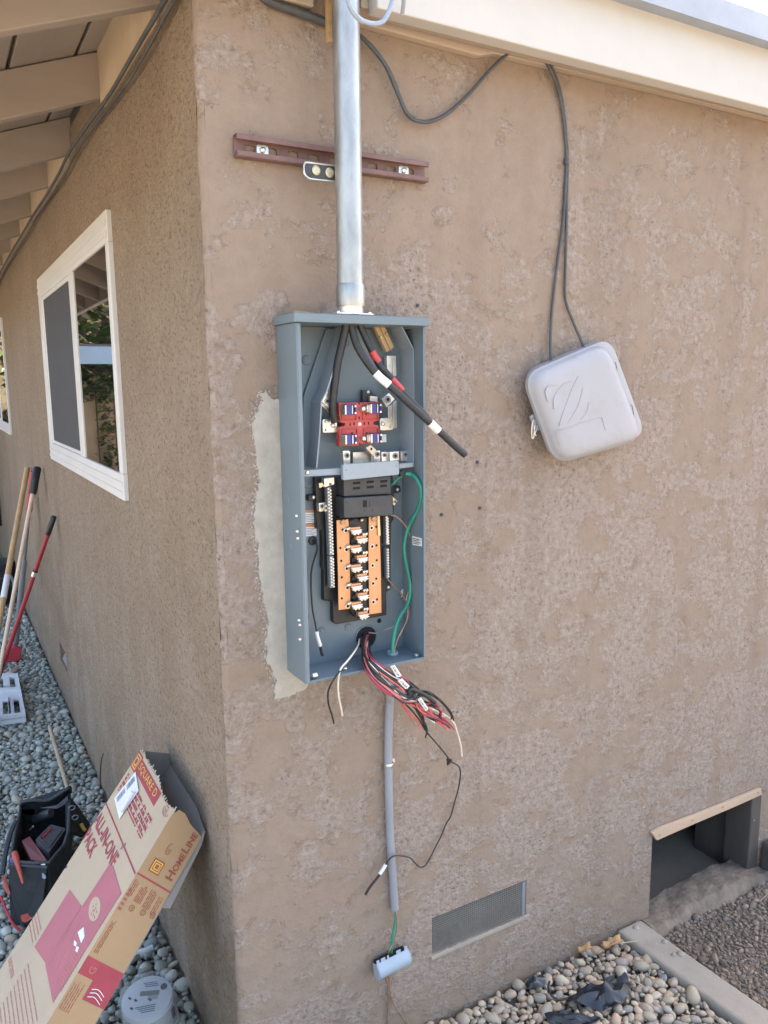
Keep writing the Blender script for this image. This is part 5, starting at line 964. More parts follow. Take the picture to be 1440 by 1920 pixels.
# paper tags on the bundle with hand written circuit names
def paper(pts, label, lines):
    a, b, c, d = (Vector(p) for p in pts); nrm = (b-a).cross(d-a).normalized()
    if nrm.y > 0: nrm = -nrm
    mid = [(a+b)/2+nrm*.002, (d+c)/2+nrm*.002]
    t = tag(obj('wire_tag', G().add([a, mid[0], b, c, mid[1], d], [(0, 1, 4, 5), (1, 2, 3, 4)]).prism([a-nrm*.0005, b-nrm*.0005, c-nrm*.0005, d-nrm*.0005], -nrm*.0015), M_WHITE), label, 'wire tag', 'paper tags on the loose wires')
    if lines: text(lines, M_HOLE, t, (mid[0]+mid[1])/2+nrm*.0012, (c-b), -(b-a)*-1 if False else (a-b), w=(c-b).length*.82, h=(a-b).length*.5, name='handwriting', center=True)
paper([(0.3184,-0.136,1.032),(0.3277,-0.138,1.034),(0.3457,-0.136,1.007),(0.335,-0.134,1.004)], 'white paper tag uppermost on the loose wires, just outside the panel lip', 'DRYR')
paper([(0.3358,-0.137,0.9966),(0.3452,-0.139,1.001),(0.3649,-0.137,0.9798),(0.3554,-0.135,0.9739)], 'white paper tag in the middle of the loose wires', 'UPPR')
paper([(0.387,-0.134,0.9426),(0.3939,-0.136,0.9467),(0.4158,-0.132,0.9159),(0.4101,-0.13,0.9102)], 'white paper tag farthest right on the loose wires', 'DRYR')

# ------------------------------------------------------------------ carton leaning on the side wall
cA, cB, cC = Vector((-0.074,0.509,0.675)), Vector((-0.074,0.171,0.671)), Vector((-0.003,0.17,0.597)); cl = Vector((-0.6672,-0.2401,-0.7052)); cD = cA+(cC-cB)
uu = (cB-cA).normalized(); ww = (cC-cB).normalized(); LEN = .86
nf = uu.cross(cl).normalized(); nf = nf if nf.x < 0 else -nf
ns = ww.cross(cl).normalized(); ns = ns if ns.y < 0 else -ns
CB = thing('cardboard_carton', (cA+cC)/2+cl*LEN, 'printed tan cardboard carton with a torn open end leaning on the side wall', 'cardboard box')
def fp(a, b, e=.0): return cA+uu*a+cl*b+nf*e
def sp(a, b, e=.0): return cB+ww*a+cl*b+ns*e
th = .003
WF, WS = (cB-cA).length, (cC-cB).length
rt = random.Random(8); NT = 64
tear = [(WF*k/NT, .004*noise.noise(Vector((k*.21, 0, 0)))+.0035*noise.noise(Vector((k*.8, 3, 0)))+rt.uniform(-.0016, .0016)+(.011*max(0, math.sin((k/NT-.6)/.4*3.1)) if k > NT*.6 else 0)) for k in range(NT+1)]
obj('front_panel', G().prism([fp(a, b) for a, b in tear]+[fp(WF, LEN), fp(0, LEN)], -nf*th), M_CARD, CB, bevel=.0008)
te = G()
for k, (a, b) in enumerate(tear[:-1]):
    if rt.random() < .35: continue
    s_ = rt.uniform(.001, .004) if rt.random() < .8 else rt.uniform(.005, .009); w_ = WF/NT*rt.uniform(.8, 1.8); lean = rt.uniform(-.004, .004); e_ = rt.uniform(-.004, .003)
    te.add([fp(a, b+.002, -.001), fp(min(WF, a+w_), tear[k+1][1]+.002, -.001), fp(min(WF, a+w_*.7)+lean, b-s_, -.001+e_), fp(a+w_*.2+lean, b-s_*.7, -.001+e_*.5)], [(0, 1, 2, 3)])
obj('torn_edge', te, M_TORN, CB)
obj('side_panel', G().prism([sp(0, .012), sp(.012, -.004), sp(.03, -.004), sp(.055, .008), sp(WS*.98, .018), sp(WS, LEN), sp(0, LEN)], -ns*th), M_CARDB, CB, bevel=.0008)
obj('back_panel', G().prism([cD-cl*.045+nf*.001, cC+cl*.004+nf*.001, cC+cl*LEN, cD+cl*LEN], nf*.004), M_CARDI, CB, bevel=.0008)
obj('far_side_panel', G().prism([cA+cl*.002-nf*.0035, cD-cl*.042, cD+cl*LEN, cA+cl*LEN-nf*.0035], uu*.003), M_CARDI, CB)
obj('end_flap', G().prism([cC+cl*.01, cC+cl*.03+uu*.012, cC+cl*.16+uu*.02-Z*.01, cC+cl*.18], Vector((-.003, -.001, 0))), M_CARDI, CB)
def fpoly(pts, m, name='printed_shape', e=.0009): return obj(name, G().prism([fp(a, b, e) for a, b in pts], -nf*.0004), m, CB)
def spoly(pts, m, name='printed_shape', e=.0009): return obj(name, G().prism([sp(a, b, e) for a, b in pts], -ns*.0004), m, CB)
def frect(f, a0, a1, b0, b1, m, name='printed_shape', e=.0009): return f([(a0, b0), (a1, b0), (a1, b1), (a0, b1)], m, name, e)
up = -cl
def logo(f, org, ex, ey, c, s, mback, mline):
    """square-in-square emblem"""
    r1 = lambda q, m, e: obj('emblem', G().prism([c+ex*x*q+ey*y*q+org*e for x, y in ((-1, -1), (1, -1), (1, 1), (-1, 1))], -org*.0003), m, CB)
    r1(s, mback, .0010); r1(s*.80, mline, .0014); r1(s*.64, mback, .0018); r1(s*.48, mline, .0022); r1(s*.32, mback, .0026)
# band, emblem and maker's name
bq = [(0.0499,0.0052),(0.2343,0.006),(0.2396,0.04),(0.0432,0.0402)]
frect(fpoly, bq[3][0], bq[2][0], .010, bq[2][1]+.002, M_PRED)
text('SQUARE D', M_PYEL, CB, fp(bq[3][0]+.012, (.010+bq[2][1])/2+.009, .0016), uu, up, w=bq[2][0]-bq[3][0]-.03, h=.020)
lc_ = [(0.0238,0.0252)][0]
logo(fpoly, nf, uu, up, fp(.024, .026), .021, M_PRED, M_PYEL)
# big striped name, partly under the delivery label
bx = [(0.0136,0.1075),(0.2653,0.1021),(0.0124,0.0774),(0.268,0.0761)]
text('HOMELINE', M_PRED, CB, fp(bx[0][0]+.004, .108, .001), uu, up, w=bx[1][0]-bx[0][0], h=.048, bold=.03)
for k in range(4): frect(fpoly, bx[0][0], bx[1][0]+.008, .066+k*.0115, .0685+k*.0115, M_CARD, 'stripe', .0012)
ov = [(0.3071,0.0212)][0]
obj('oval_mark', G().tube([fp(ov[0]+.018*math.cos(a), ov[1]+.010*math.sin(a), .001) for a in [i*math.pi/10 for i in range(17)]], .0008, 4), M_PPALE, CB)
text('HL', M_PPALE, CB, fp(ov[0], ov[1], .001), uu, up, h=.012, center=True)
lb = [(0.0549,0.041),(0.129,0.0566),(0.1218,0.1343),(0.0313,0.1245)]
lo = obj('delivery_label', G().prism([fp(a, b, .0028) for a, b in lb], -nf*.0004), M_WHITE, CB)
l0, l1, l2, l3 = (Vector(fp(a, b, .0034)) for a, b in lb); g = G()
rb = random.Random(5); t_ = .08
while t_ < .9:
    w_ = rb.choice((.008, .012, .018)); p0 = l0+(l3-l0)*t_; p1 = l0+(l3-l0)*(t_+w_); dd = (l1-l0)*.38
    if not .44 < t_ < .50: g.face([p0+(l1-l0)*.12, p1+(l1-l0)*.12, p1+dd, p0+dd])
    t_ += w_+rb.choice((.008, .014))
obj('bar_code', g, M_BLUEINK, lo)
obj('label_curl', G().loft([[fp(lb[1][0]-.01+.006*math.cos(a), lb[1][1]+.012+k*.05, .008+.006*math.sin(a)) for a in [i*math.pi/4 for i in range(8)]] for k in range(2)]), M_WHITE, lo, smooth=True)
# rule and the two-line title
ln = [(-0.0016,0.1521),(0.3221,0.1473)]
frect(fpoly, .0, WF-.003, ln[0][1]-.0015, ln[0][1]+.0022, M_PRED)
t1 = [(-0.0064,0.2096),(0.2344,0.1671),(-0.0094,0.2405),(0.1056,0.2287)]
text('ALL-IN-ONE', M_PRED, CB, fp(t1[0][0]+.005, .2045, .001), uu, up, w=.225, h=.033, bold=.025)
text('PACK', M_PRED, CB, fp(t1[0][0]+.005, .2485, .001), uu, up, w=.098, h=.033, bold=.025)
# product silhouettes
p1 = [(0.0924,0.3246),(0.193,0.3058),(0.1908,0.4337),(0.095,0.4558)]; fpoly(p1, M_PPINK)
p2 = [(0.2012,0.2053),(0.2227,0.196),(0.3268,0.2017),(0.324,0.2145),(0.3152,0.4353),(0.1911,0.4349),(0.1959,0.3041)]; fpoly(p2, M_PPINK, e=.0012)
for (xa, ya), (xb, yb) in zip([(0.1948,0.3063),(0.2217,0.1989),(0.2239,0.2987)], [(0.209,0.4285),(0.1995,0.3013),(0.2512,0.4111)]):
    d_ = Vector((yb-ya, xa-xb, 0)).normalized()*.0006; obj('print_line', G().prism([fp(xa, ya, .0016), fp(xb, yb, .0016), fp(xb+d_.x, yb+d_.y, .0016), fp(xa+d_.x, ya+d_.y, .0016)], -nf*.0002), M_PPALE, CB)
for k in range(10):
    (xa, ya), (xb, yb) = [(0.2809,0.3535),(0.3212,0.3464)]; (xc, yc), (xd, yd) = [(0.2815,0.4149),(0.3212,0.4068)]
    f = k/9; q0 = (xa+(xc-xa)*f, ya+(yc-ya)*f); q1 = (xb+(xd-xb)*f, yb+(yd-yb)*f)
    fpoly([q0, q1, (q1[0], q1[1]+.002), (q0[0], q0[1]+.002)], M_PPALE, 'print_line', .0016)
oc = [(0.2567,0.2751),(0.2246,0.2655),(0.2736,0.2509)]
obj('print_oval', G().prism([fp(oc[0][0]+.034*math.cos(a), oc[0][1]+.019*math.sin(a)-.0, .0017) for a in [i*math.pi/14 for i in range(28)]], -nf*.0003), M_CARD, CB)
for k in range(9):
    a = k*2.4; x = oc[0][0]+.020*math.cos(a)*(k/9)**.5; y = oc[0][1]+.012*math.sin(a)*(k/9)**.5
    fpoly([(x, y), (x+.007, y+.001), (x+.006, y+.004), (x+.001, y+.003)], M_PPINK, 'print_blot', .002)
for a, b, c_, d_ in ([(0.2463,0.3325),(0.2581,0.3143),(0.2847,0.3186),(0.2876,0.3314)], [(0.2524,0.3461),(0.2683,0.3413),(0.2753,0.3461),(0.2615,0.3509)], [(0.2767,0.3434),(0.2897,0.3391),(0.2952,0.3465),(0.2822,0.3508)]):
    fpoly([a, b, c_, d_], M_WHITE, 'torn_spot', .002)
text('\u2022 A J A X'[:0]+'x', M_PPALE, CB, fp(.04, .5, .001), uu, up, h=.004) if False else None
def lines(f, a0, a1, b0, n, step, m, lh=.0022, seed=1):
    rq = random.Random(seed)
    for k in range(n):
        a = a0; e = a1-(a1-a0)*rq.uniform(0, .22)
        pts = []
        while a < e:
            w_ = rq.uniform(.008, .026); pts.append((a, min(e, a+w_))); a += w_+.0025
        g = G()
        for x0, x1 in pts: g.face([f(x0, b0+k*step, .0008), f(x1, b0+k*step, .0008), f(x1, b0+k*step+lh, .0008), f(x0, b0+k*step+lh, .0008)])
        obj('print_text', g, m, CB)
tl = [(0.0024,0.4315),(0.0836,0.4278),(0.0116,0.4587),(0.0877,0.4533)]
lines(fp, min(tl[0][0], tl[2][0]), tl[1][0]+.01, tl[0][1]-.004, 4, .010, M_PPALE, seed=2)
tl = [(0.1115,0.4818),(0.2886,0.4701),(0.1102,0.5583)]
lines(fp, max(.01, tl[0][0]), tl[1][0]+.02, tl[0][1], 10, .012, M_PPALE, seed=3)
tt = [(0.0061,0.5296),(0.0843,0.5194)]
text('LOAD CENTER', M_PPALE, CB, fp(max(.012, tt[0][0]), tt[0][1]+.008, .001), uu, up, w=.07, h=.012)
for q in [(0.2173,0.1477),(0.2115,0.159),(0.0059,0.3168)]: fpoly([(q[0]-.003, q[1]-.004), (q[0]+.004, q[1]-.001), (q[0]-.001, q[1]+.005)], M_HOLE if q[0] < .1 else M_CARDI, 'scuff', .002)
# narrow side
hl = [(0.0616,0.1082),(0.0774,-0.0107),(0.0735,0.1066),(0.0886,0.0003)]
text('H', M_PBROWN, CB, sp(.088, .128, .001), up, -ww, w=.019, h=.021, bold=.03)
text('OME', M_PBROWN, CB, sp(.088, .1075, .001), up, -ww, w=.040, h=.0165, bold=.03)
text('L', M_PBROWN, CB, sp(.088, .0645, .001), up, -ww, w=.012, h=.021, bold=.03)
text('INE', M_PBROWN, CB, sp(.088, .050, .001), up, -ww, w=.032, h=.0165, bold=.03)
lg_ = [(0.0298,0.1006)][0]
logo(spoly, ns, up, -ww, sp(.035, .118), .0145, M_PBROWN, M_PYEL)
om = [(0.0348,0.0633)][0]
obj('oval_mark', G().tube([sp(.040+.006*math.cos(a), .075+.012*math.sin(a), .001) for a in [i*math.pi/10 for i in range(17)]], .0006, 4), M_PBROWN, CB)
text('hl', M_PBROWN, CB, sp(.040, .078, .001), up, -ww, h=.006, center=True)
frect(spoly, .001, WS-.002, .146, .1495, M_PRED)
def slines(a0, a1, b0, b1, n, seed):
    rq = random.Random(seed)
    for k in range(n):
        a = a0+(a1-a0)*k/n; b = b1; g = G(); e = b0+(b1-b0)*rq.uniform(0, .2)
        while b > e:
            w_ = rq.uniform(.006, .018); g.face([sp(a, b, .0008), sp(a, max(e, b-w_), .0008), sp(a+.0018, max(e, b-w_), .0008), sp(a+.0018, b, .0008)]); b -= w_+.002
        obj('print_text', g, M_PBROWN, CB)
slines(.006, .020, .158, .192, 3, 1); slines(.028, .048, .160, .198, 5, 2); slines(.054, .074, .158, .200, 5, 3); slines(.080, .094, .162, .204, 3, 4)
for c_, nm in zip([(0.0336,0.2113),(0.0636,0.2078),(0.0892,0.2037)], ('UL', 'CE', 'R')):
    obj('cert_mark', G().tube([sp(c_[0]+.006*math.cos(a), c_[1]+.006*math.sin(a), .001) for a in [i*math.pi/8 for i in range(16)]], .0006, 4, True), M_PBROWN, CB)
    text(nm, M_PBROWN, CB, sp(c_[0], c_[1], .001), up, -ww, h=.005, center=True)
text('\u25a1 8 8 8 8 8'[2:], M_PRED, CB, sp(.013, .225, .001), up, -ww, w=.045, h=.010)
slines(.008, .020, .245, .315, 3, 7)
rb_ = [(0.0001,0.3394),(0.093,0.3203),(0.1017,0.35),(0.0918,0.3918),(0.0465,0.4045),(0.0375,0.3744),(-0.0006,0.3816)]
q0 = rb_[0]
frect(spoly, .001, WS-.002, .325, .360, M_PRED); frect(spoly, .042, WS-.002, .360, .398, M_PRED)
text('G', M_PPALE, CB, sp(.028, .345, .0014), up, -ww, h=.016, center=True); lines(sp, .05, .07, .335, 3, .006, M_PPALE, seed=9)
slines(.006, .034, .372, .43, 5, 11)
for k, (b, s) in enumerate(((.375, .02), (.382, .03), (.39, .018))):
    obj('tape_glint', G().tube(spline([sp(.05, b, .0015), sp(.065, b-.004, .002), sp(.085, b+.003, .0015)], 4), .0009, 5), M_WHITE, CB)  # white tubes stand in for light glinting on the tape

# ------------------------------------------------------------------ tool bag behind the carton
BGm = thing('tool_bag', (-.27, 1.05, 0), 'open black nylon tool bag standing on the gravel behind the carton', 'tool bag')
rim = [Vector(p) for p in [(-0.3893,0.9593,0.2),(-0.3301,0.9118,0.2),(-0.2871,0.8958,0.2),(-0.2348,0.9685,0.2),(-0.2118,1.042,0.2),(-0.1891,1.178,0.2),(-0.1657,1.33,0.2),(-0.2412,1.306,0.2),(-0.3245,1.331,0.2),(-0.3403,1.229,0.2),(-0.3631,1.113,0.2)]]
cen_ = sum(rim, Vector())/len(rim)
def lp(z, s, dx=0, dy=0, j=.004): return [Vector((cen_.x+dx+(p.x-cen_.x)*s, cen_.y+dy+(p.y-cen_.y)*s+.0*z, z+j*noise.noise(p*30+Vector((0, 0, z*40)))))+Vector((noise.noise(p*11+Vector((0, 0, z*16))), noise.noise(p*11+Vector((7, 0, z*16))), 0))*.016*min(1, abs(.2-z)*12) for p in rim]
body = obj('body', G().loft([lp(.002, 1.02, -.012), lp(.03, 1.07, -.012), lp(.10, 1.05, -.006, 0), lp(.165, 1.03), lp(.20, 1.0), lp(.197, .93), lp(.12, .90), lp(.05, .88)]), M_BAG, BGm, smooth=True)
obj('rim_binding', G().tube([Vector(p)+Z*.002 for p in lp(.20, 1.0)], .005, 8, True), M_BAGT, BGm, smooth=True)
bk1 = [(-0.3311,1.294,0.2),(-0.3243,1.275,0.225),(-0.2924,1.254,0.232),(-0.2471,1.242,0.225),(-0.1983,1.237,0.245),(-0.1743,1.246,0.25),(-0.1675,1.305,0.2)]
obj('back_flap', G().prism([Vector(bk1[0])]+[Vector(p) for p in bk1[1:]], (0, .006, 0)), M_BAG, BGm, bevel=.002)
obj('flap_binding', G().tube(spline(bk1, 4), .0055, 8), M_BAGT, BGm, smooth=True)
lnp = [(-0.2739,1.26,0.2),(-0.2236,1.236,0.205),(-0.1847,1.246,0.225),(-0.1844,1.248,0.2),(-0.2227,1.236,0.195)]
obj('lining', G().prism([Vector(p)-Y*.012 for p in lnp], (0, .002, 0)), M_BAGLINE, BGm)
obj('lining', G().prism([Vector(p)-Y*.012 for p in [(-0.3293,1.277,0.2),(-0.2906,1.262,0.2),(-0.2948,1.221,0.2),(-0.3289,1.245,0.2)]], (0, .002, 0)), M_BAGLINE, BGm)
fpk = [Vector(p) for p in [(-0.3935,0.9675,0.195),(-0.2942,0.8901,0.195),(-0.3176,0.8608,0.085),(-0.3774,0.9007,0.02),(-0.3928,0.9418,0.08)]]
obj('front_pocket', G().prism([p-Y*.008 for p in fpk], (0, .012, 0)), M_BAG, BGm, bevel=.004)
obj('pocket_binding', G().tube(spline([p-Y*.010 for p in fpk[:2]], 3), .0045, 8), M_BAGT, BGm, smooth=True)
zp = obj('zip_puller', G().prism(rpoly([Vector(p) for p in [(-0.3099,0.9061,0.2),(-0.297,0.9016,0.2),(-0.301,0.8926,0.18),(-0.3108,0.8984,0.18)]], .004), (0, -.006, 0)), M_TIN, BGm, bevel=.001)
obj('zip_tab', G().prism(rpoly([Vector(p)-Y*.004 for p in [(-0.3094,0.8975,0.18),(-0.301,0.8926,0.18),(-0.3007,0.8788,0.165),(-0.3104,0.8846,0.165)]], .003), (0, -.003, 0)), M_STEELP, zp)
obj('side_strap', G().tube(spline([(-0.4126,1.02,0.13),(-0.3968,1.069,0.17),(-0.3736,1.137,0.2),(-0.3531,1.189,0.205)], 5), .008, 6), M_BAGT, BGm, smooth=True)
for pts, nm in (([(-0.4146,0.9956,0.145),(-0.4042,0.9957,0.145),(-0.3996,0.9599,0.125),(-0.3976,0.9398,0.115),(-0.406,0.9447,0.115),(-0.413,0.9748,0.128)], 'red_strap'), ([(-0.3772,0.9019,0.06),(-0.3443,0.9052,0.06),(-0.3377,0.8866,0.055),(-0.3652,0.885,0.045),(-0.3759,0.8968,0.045)], 'red_tab')):
    obj(nm, G().prism([Vector(p)-Y*.016 for p in pts], (0, .006, 0)), M_REDH, BGm, bevel=.002)
obj('red_piping', G().tube(spline([Vector(p)-Y*.012 for p in [(-0.4248,0.9524,0.11),(-0.4145,0.9259,0.08),(-0.4018,0.896,0.05),(-0.3819,0.8842,0.02)]], 5), .004, 6), M_REDG, BGm, smooth=True)
for k, q in enumerate([(-0.1807,1.184,0.21),(-0.1787,1.133,0.2),(-0.1798,1.055,0.16)]):
    obj('buckle', G().tube([(q[0]+.010*math.cos(a), q[1]-.01, q[2]+.008*math.sin(a)) for a in [i*math.pi/5 for i in range(10)]], .0018, 6, True), M_STEELP, BGm, smooth=True)
obj('side_pocket', G().prism([Vector(p) for p in [(-0.1804,1.254,0.22),(-0.1518,1.257,0.17),(-0.1174,1.234,0.1),(-0.1435,1.191,0.08),(-0.2033,1.094,0.17)]], (-.01, .02, -.01)), M_BAG, BGm, bevel=.004)
# things in the bag
def stick(pts, r_, mat, name, label, cat): return tag(obj(name, G().tube(spline(pts, 4), r_, 10), mat, smooth=True), label, cat)
q0 = Vector((-0.3752,0.9633,0.225)); q1 = Vector((-0.3714,0.9399,0.205))
hd_ = tag(obj('screwdriver', G().tube([q0+(q0-q1)*.12, q0, (q0+q1)/2, q1, q1+(q1-q0)*2.2], [.004, .009, .010, .0085, .003], 12), M_REDH, smooth=True), 'orange red handled screwdriver standing in the left end of the bag', 'screwdriver')
q0 = Vector((-0.3798,0.9579,0.21))
tag(obj('screwdriver', G().tube([q0+Vector((0, 0, .006)), q0, q0-Z*.03, q0-Z*.10], [.005, .0095, .0095, .003], 12), M_BLUEH, smooth=True), 'blue handled screwdriver with only its round butt showing in the bag', 'screwdriver')
rc = [Vector(p) for p in [(-0.3472,1.094,0.185),(-0.3204,1.109,0.185),(-0.291,0.9138,0.2),(-0.2971,0.9194,0.19),(-0.3318,0.9646,0.185)]]
tag(obj('red_case', G().prism(rc, (0, .012, -.02)), pm('dull_red_case', (.20, .045, .05), .5), bevel=.003), 'flat dull red tool case lying in the middle of the bag', 'case')
bx_ = [Vector(p) for p in [(-0.3101,1.041,0.205),(-0.2558,1.112,0.205),(-0.2155,1.059,0.205),(-0.281,0.9438,0.205)]]
ch = tag(obj('battery_charger', G().prism(rpoly(bx_, .008), (0, 0, -.06)), M_DARK, bevel=.004), 'black battery charger with a red stripe lying in the bag', 'charger')
c_ = sum(bx_, Vector())/4
obj('charger_rim', G().tube([c_+(p-c_)*.72+Z*.0015 for p in rpoly(bx_, .012)], .003, 6, True), M_BAGT, ch, smooth=True)
obj('red_stripe', G().tube([c_+(bx_[0]-c_)*.5+Z*.002, c_+(bx_[1]-c_)*.55+Z*.002], .0035, 6), M_REDG, ch)
stick([(-0.2905,1.259,0.16),(-0.2619,1.23,0.18),(-0.2428,1.214,0.19)], .016, M_DARK, 'drill', 'dark power drill body half buried at the back of the bag', 'drill')
stick([(-0.1542,1.188,0.135),(-0.1501,1.174,0.125),(-0.1449,1.166,0.12)], .006, M_PYEL, 'pliers', 'yellow handled pliers in the side pocket of the bag', 'pliers')
stick([(-0.315,1.175,0.17),(-0.3056,1.156,0.19)], .003, M_TIN, 'steel_bit', 'small steel bit standing in the middle of the bag', 'drill bit')

# ------------------------------------------------------------------ poles against the wall and things at the far left
def pole(top, bot, r_, mat, label, name, cat='pole', parts=()):
    a, b = Vector(top), Vector(bot); t = thing(name, b, label, cat)
    obj('shaft', G().cyl(b, a+(b-a)*.02, r_, n=14), mat, t, smooth=True)
    for nm, f0, f1, rr2, m2 in parts:
        p0, p1 = a+(b-a)*f0, a+(b-a)*f1; d = (p1-p0)
        obj(nm, G().tube([p0, p0+d*.04, p0+d*.5, p1-d*.03, p1], [rr2*.7, rr2, rr2, rr2, rr2*.85], 14), m2, t, smooth=True)
    return t
pole((-0.022,3.505,1.153), (-0.436,2.363,0), .0150, M_WOODPOLE, 'varnished wooden pole leaning on the side wall, leftmost of the poles', 'wooden_pole', parts=(('pole_end', -.004, .03, .0152, M_WOODPOLE), ('paper_sticker', .44, .53, .0153, M_WHITE)))
pole((-0.03,2.884,1.211), (-0.3764,2.524,0), .0105, M_ALU, 'pale metal pole with a black foam grip leaning on the side wall', 'metal_pole', parts=(('grip', -.005, .105, .0195, M_BLACK),))
tr_ = pole((-0.022,3.195,1.159), (-0.1659,3.614,0.03), .0100, M_STEELP, 'grey shafted garden tool with a red grip and red head behind the poles', 'garden_tool', 'garden tool', parts=(('red_grip', -.005, .20, .0165, M_REDG), ('outer_sleeve', .46, .96, .0165, M_STEELP)))
q = Vector((-0.1759,3.52,0.04))
obj('tool_head', G().prism(rpoly([q+Vector(v) for v in ((-.05, 0, -.04), (.03, 0, -.045), (.045, 0, .03), (.0, 0, .055), (-.045, 0, .03))], .01), (0, .05, 0)), M_REDG, tr_, bevel=.006)
bl = [(-0.244,3.297,0.012),(-0.2069,3.344,0.012),(-0.1679,3.402,0.012),(-0.166,3.36,0.012),(-0.1993,3.299,0.012),(-0.2429,3.238,0.012)]
obj('blade', G().prism([Vector(p) for p in bl], (0, 0, -.004)), M_TIN, tr_)
pole((-0.02,2.442,1.018), (-0.3805,2.705,0), .0105, M_REDP, 'dark red pole with a black hang grip leaning on the side wall, rightmost', 'red_pole', parts=(('grip', -.004, .085, .0128, M_BLACK), ('chrome_sleeve', .262, .285, .0122, M_TIN), ('sleeve_ring', .255, .262, .0128, M_BLACK)))
# white moulded tray on the gravel
TR = thing('plastic_tray', (-0.2492,2.74,0), 'white moulded plastic tray with square openings lying on the gravel', 'tray')
ta_ = [Vector(p) for p in [(-0.3783,3.277,0.045),(-0.1891,3.162,0.045),(-0.208,2.533,0.045),(-0.4567,2.582,0.045)]]
a, b, c, d = ta_; U = lambda s, t: a+(b-a)*s+(d-a)*t+((c-b)-(d-a))*s*t
def tbx(s0, s1, t0, t1, z0, z1, nm='deck'): return obj(nm, G().prism([Vector((*U(*q).xy, z0)) for q in ((s0, t0), (s1, t0), (s1, t1), (s0, t1))], (0, 0, z1-z0)), M_TRAY, TR, bevel=.002)
for s0, s1, t0, t1 in ((0, 1, 0, .10), (0, 1, .36, .44), (0, .30, .10, .36), (.90, 1, .10, .36), (.62, .78, .10, .30), (0, 1, .90, 1), (.92, 1, .62, .90), (.74, .80, .62, .90), (.50, .60, .62, .9), (.2, .3, .62, .9), (0, 1, .44, .62)):
    tbx(s0, s1, t0, t1, .030 if t0 < .4 else .022, .045 if t0 < .4 else .032)
for s0, s1, t0, t1 in ((.985, 1, 0, 1), (0, 1, .985, 1), (0, 1, .43, .445), (.70, .71, .55, .9), (.80, .81, .6, .9)): tbx(s0, s1, t0, t1, 0, .05, 'rib')
# bamboo stake, bent rusty wire, weeds
p0, p1 = Vector((-0.1294,1.724,0)), Vector((-0.1375,2.18,0.1))
bs_ = [p0+(p1-p0)*(k/10)+Vector((.002*noise.noise(Vector((k, 0, 0))), 0, .004*noise.noise(Vector((k, 5, 0))))) for k in range(11)]
bo = tag(obj('bamboo_stake', G().tube(bs_, [.0105 if k in (4, 8) else .0085 for k in range(11)], 12), M_BAMB, smooth=True), 'weathered bamboo stake sticking out of the gravel behind the tool bag', 'stake')
cable([(-0.02,1.484,0.2361),(-0.03,1.481,0.2117),(-0.03,1.531,0.1344),(-0.03,1.553,0.0752)]+[tuple(p) for p in [(-0.0412,1.548,0.04),(-0.0629,1.514,0.04),(-0.088,1.493,0.04),(-0.1043,1.505,0.03)]], .0026, pm('rusty_wire', (.12, .07, .05), .8), 'bent rusty wire sticking up from the gravel by the side wall', 'rusty_wire', cat='wire')
tag(obj('white_tube', G().tube(spline([Vector(p) for p in [(-0.1321,0.6013,0.035),(-0.1067,0.5889,0.035),(-0.0831,0.581,0.036),(-0.0616,0.5832,0.036)]], 5), .0075, 12), pm('white_tube_plastic', (.72, .74, .76), .35), smooth=True), 'short white plastic tube lying on the stones under the carton', 'tube')
# loose electric meter on the stones
mc = Vector((-0.1327,0.3341,0.095))
MT = thing('electric_meter', (mc.x, mc.y, 0), 'round electric meter with a clear cover lying face up on the stones', 'electric meter')
az = Vector((-.10, -.16, 1)).normalized()
fr_ = .062
def disc(nm, prof, m, par=None, **k): return obj(nm, G().lathe(prof, mc, az, 40), m, par or MT, smooth=True, **k)
disc('base', [(.070, -.10), (.070, -.088), (.066, -.085), (.064, -.02)], M_METB)
face_ = disc('face', [(fr_, -.022), (fr_, -.004), (fr_-.003, -.0025), (.001, -.0024)], M_METFACE)
e1 = (Vector((1, .12, 0))-az*Vector((1, .12, 0)).dot(az)).normalized(); e2 = az.cross(e1)
def fq(x0, x1, y0, y1, m, nm, h=.0008): return obj(nm, G().prism([mc+e1*x+e2*y+az*-.0024 for x, y in ((x0, y0), (x1, y0), (x1, y1), (x0, y1))], az*h), m, face_)
def fqr(cx, cy, w, h_, ang, m, nm):
    ca, sa = math.cos(ang), math.sin(ang)
    return obj(nm, G().prism([mc+e1*(cx+x*ca-y*sa)+e2*(cy+x*sa+y*ca)+az*-.0024 for x, y in ((-w/2, -h_/2), (w/2, -h_/2), (w/2, h_/2), (-w/2, h_/2))], az*.0008), m, face_)
fqr(.010, .006, .048, .013, -.55, M_LCD, 'display'); fqr(.012, -.010, .026, .012, -.4, pm('meter_tag', (.40, .40, .42), .5), 'serial_plate')
for k in range(4): fqr(-.012-.0*k, -.022-.006*k, .05-.006*k, .0022, -.42, M_BLUEINK, 'print_line')
for k in range(3): fqr(.022, .034-.006*k, .034, .0022, -.5, M_BLUEINK, 'print_line')
for x, y in ((-.036, .022), (-.026, .008), (-.042, -.008), (.004, -.012)): fqr(x, y, .005, .009, .3, M_DARK, 'arrow_mark')
obj('optical_port', G().lathe([(.0085, 0), (.0085, .002), (.006, .0022), (.0055, .001), (.003, .001), (.0028, .002)], mc+e1*.046+e2*.002+az*-.0024, az, 20), M_DARK, face_, smooth=True)
for x in (-.046, .046):
    obj('base_window', G().box(mc+e1*x*1.02-e2*.046-az*.045, (.012, .004, .03), Matrix((e1, e2, az)).transposed() @ Matrix.Rotation(.8*(1 if x > 0 else -1), 3, 'Z')), M_DARK, MT)
disc('clear_cover', [(.0685, -.086), (.0685, .002), (.066, .007), (.058, .009), (.001, .0092)], M_GLASSC)
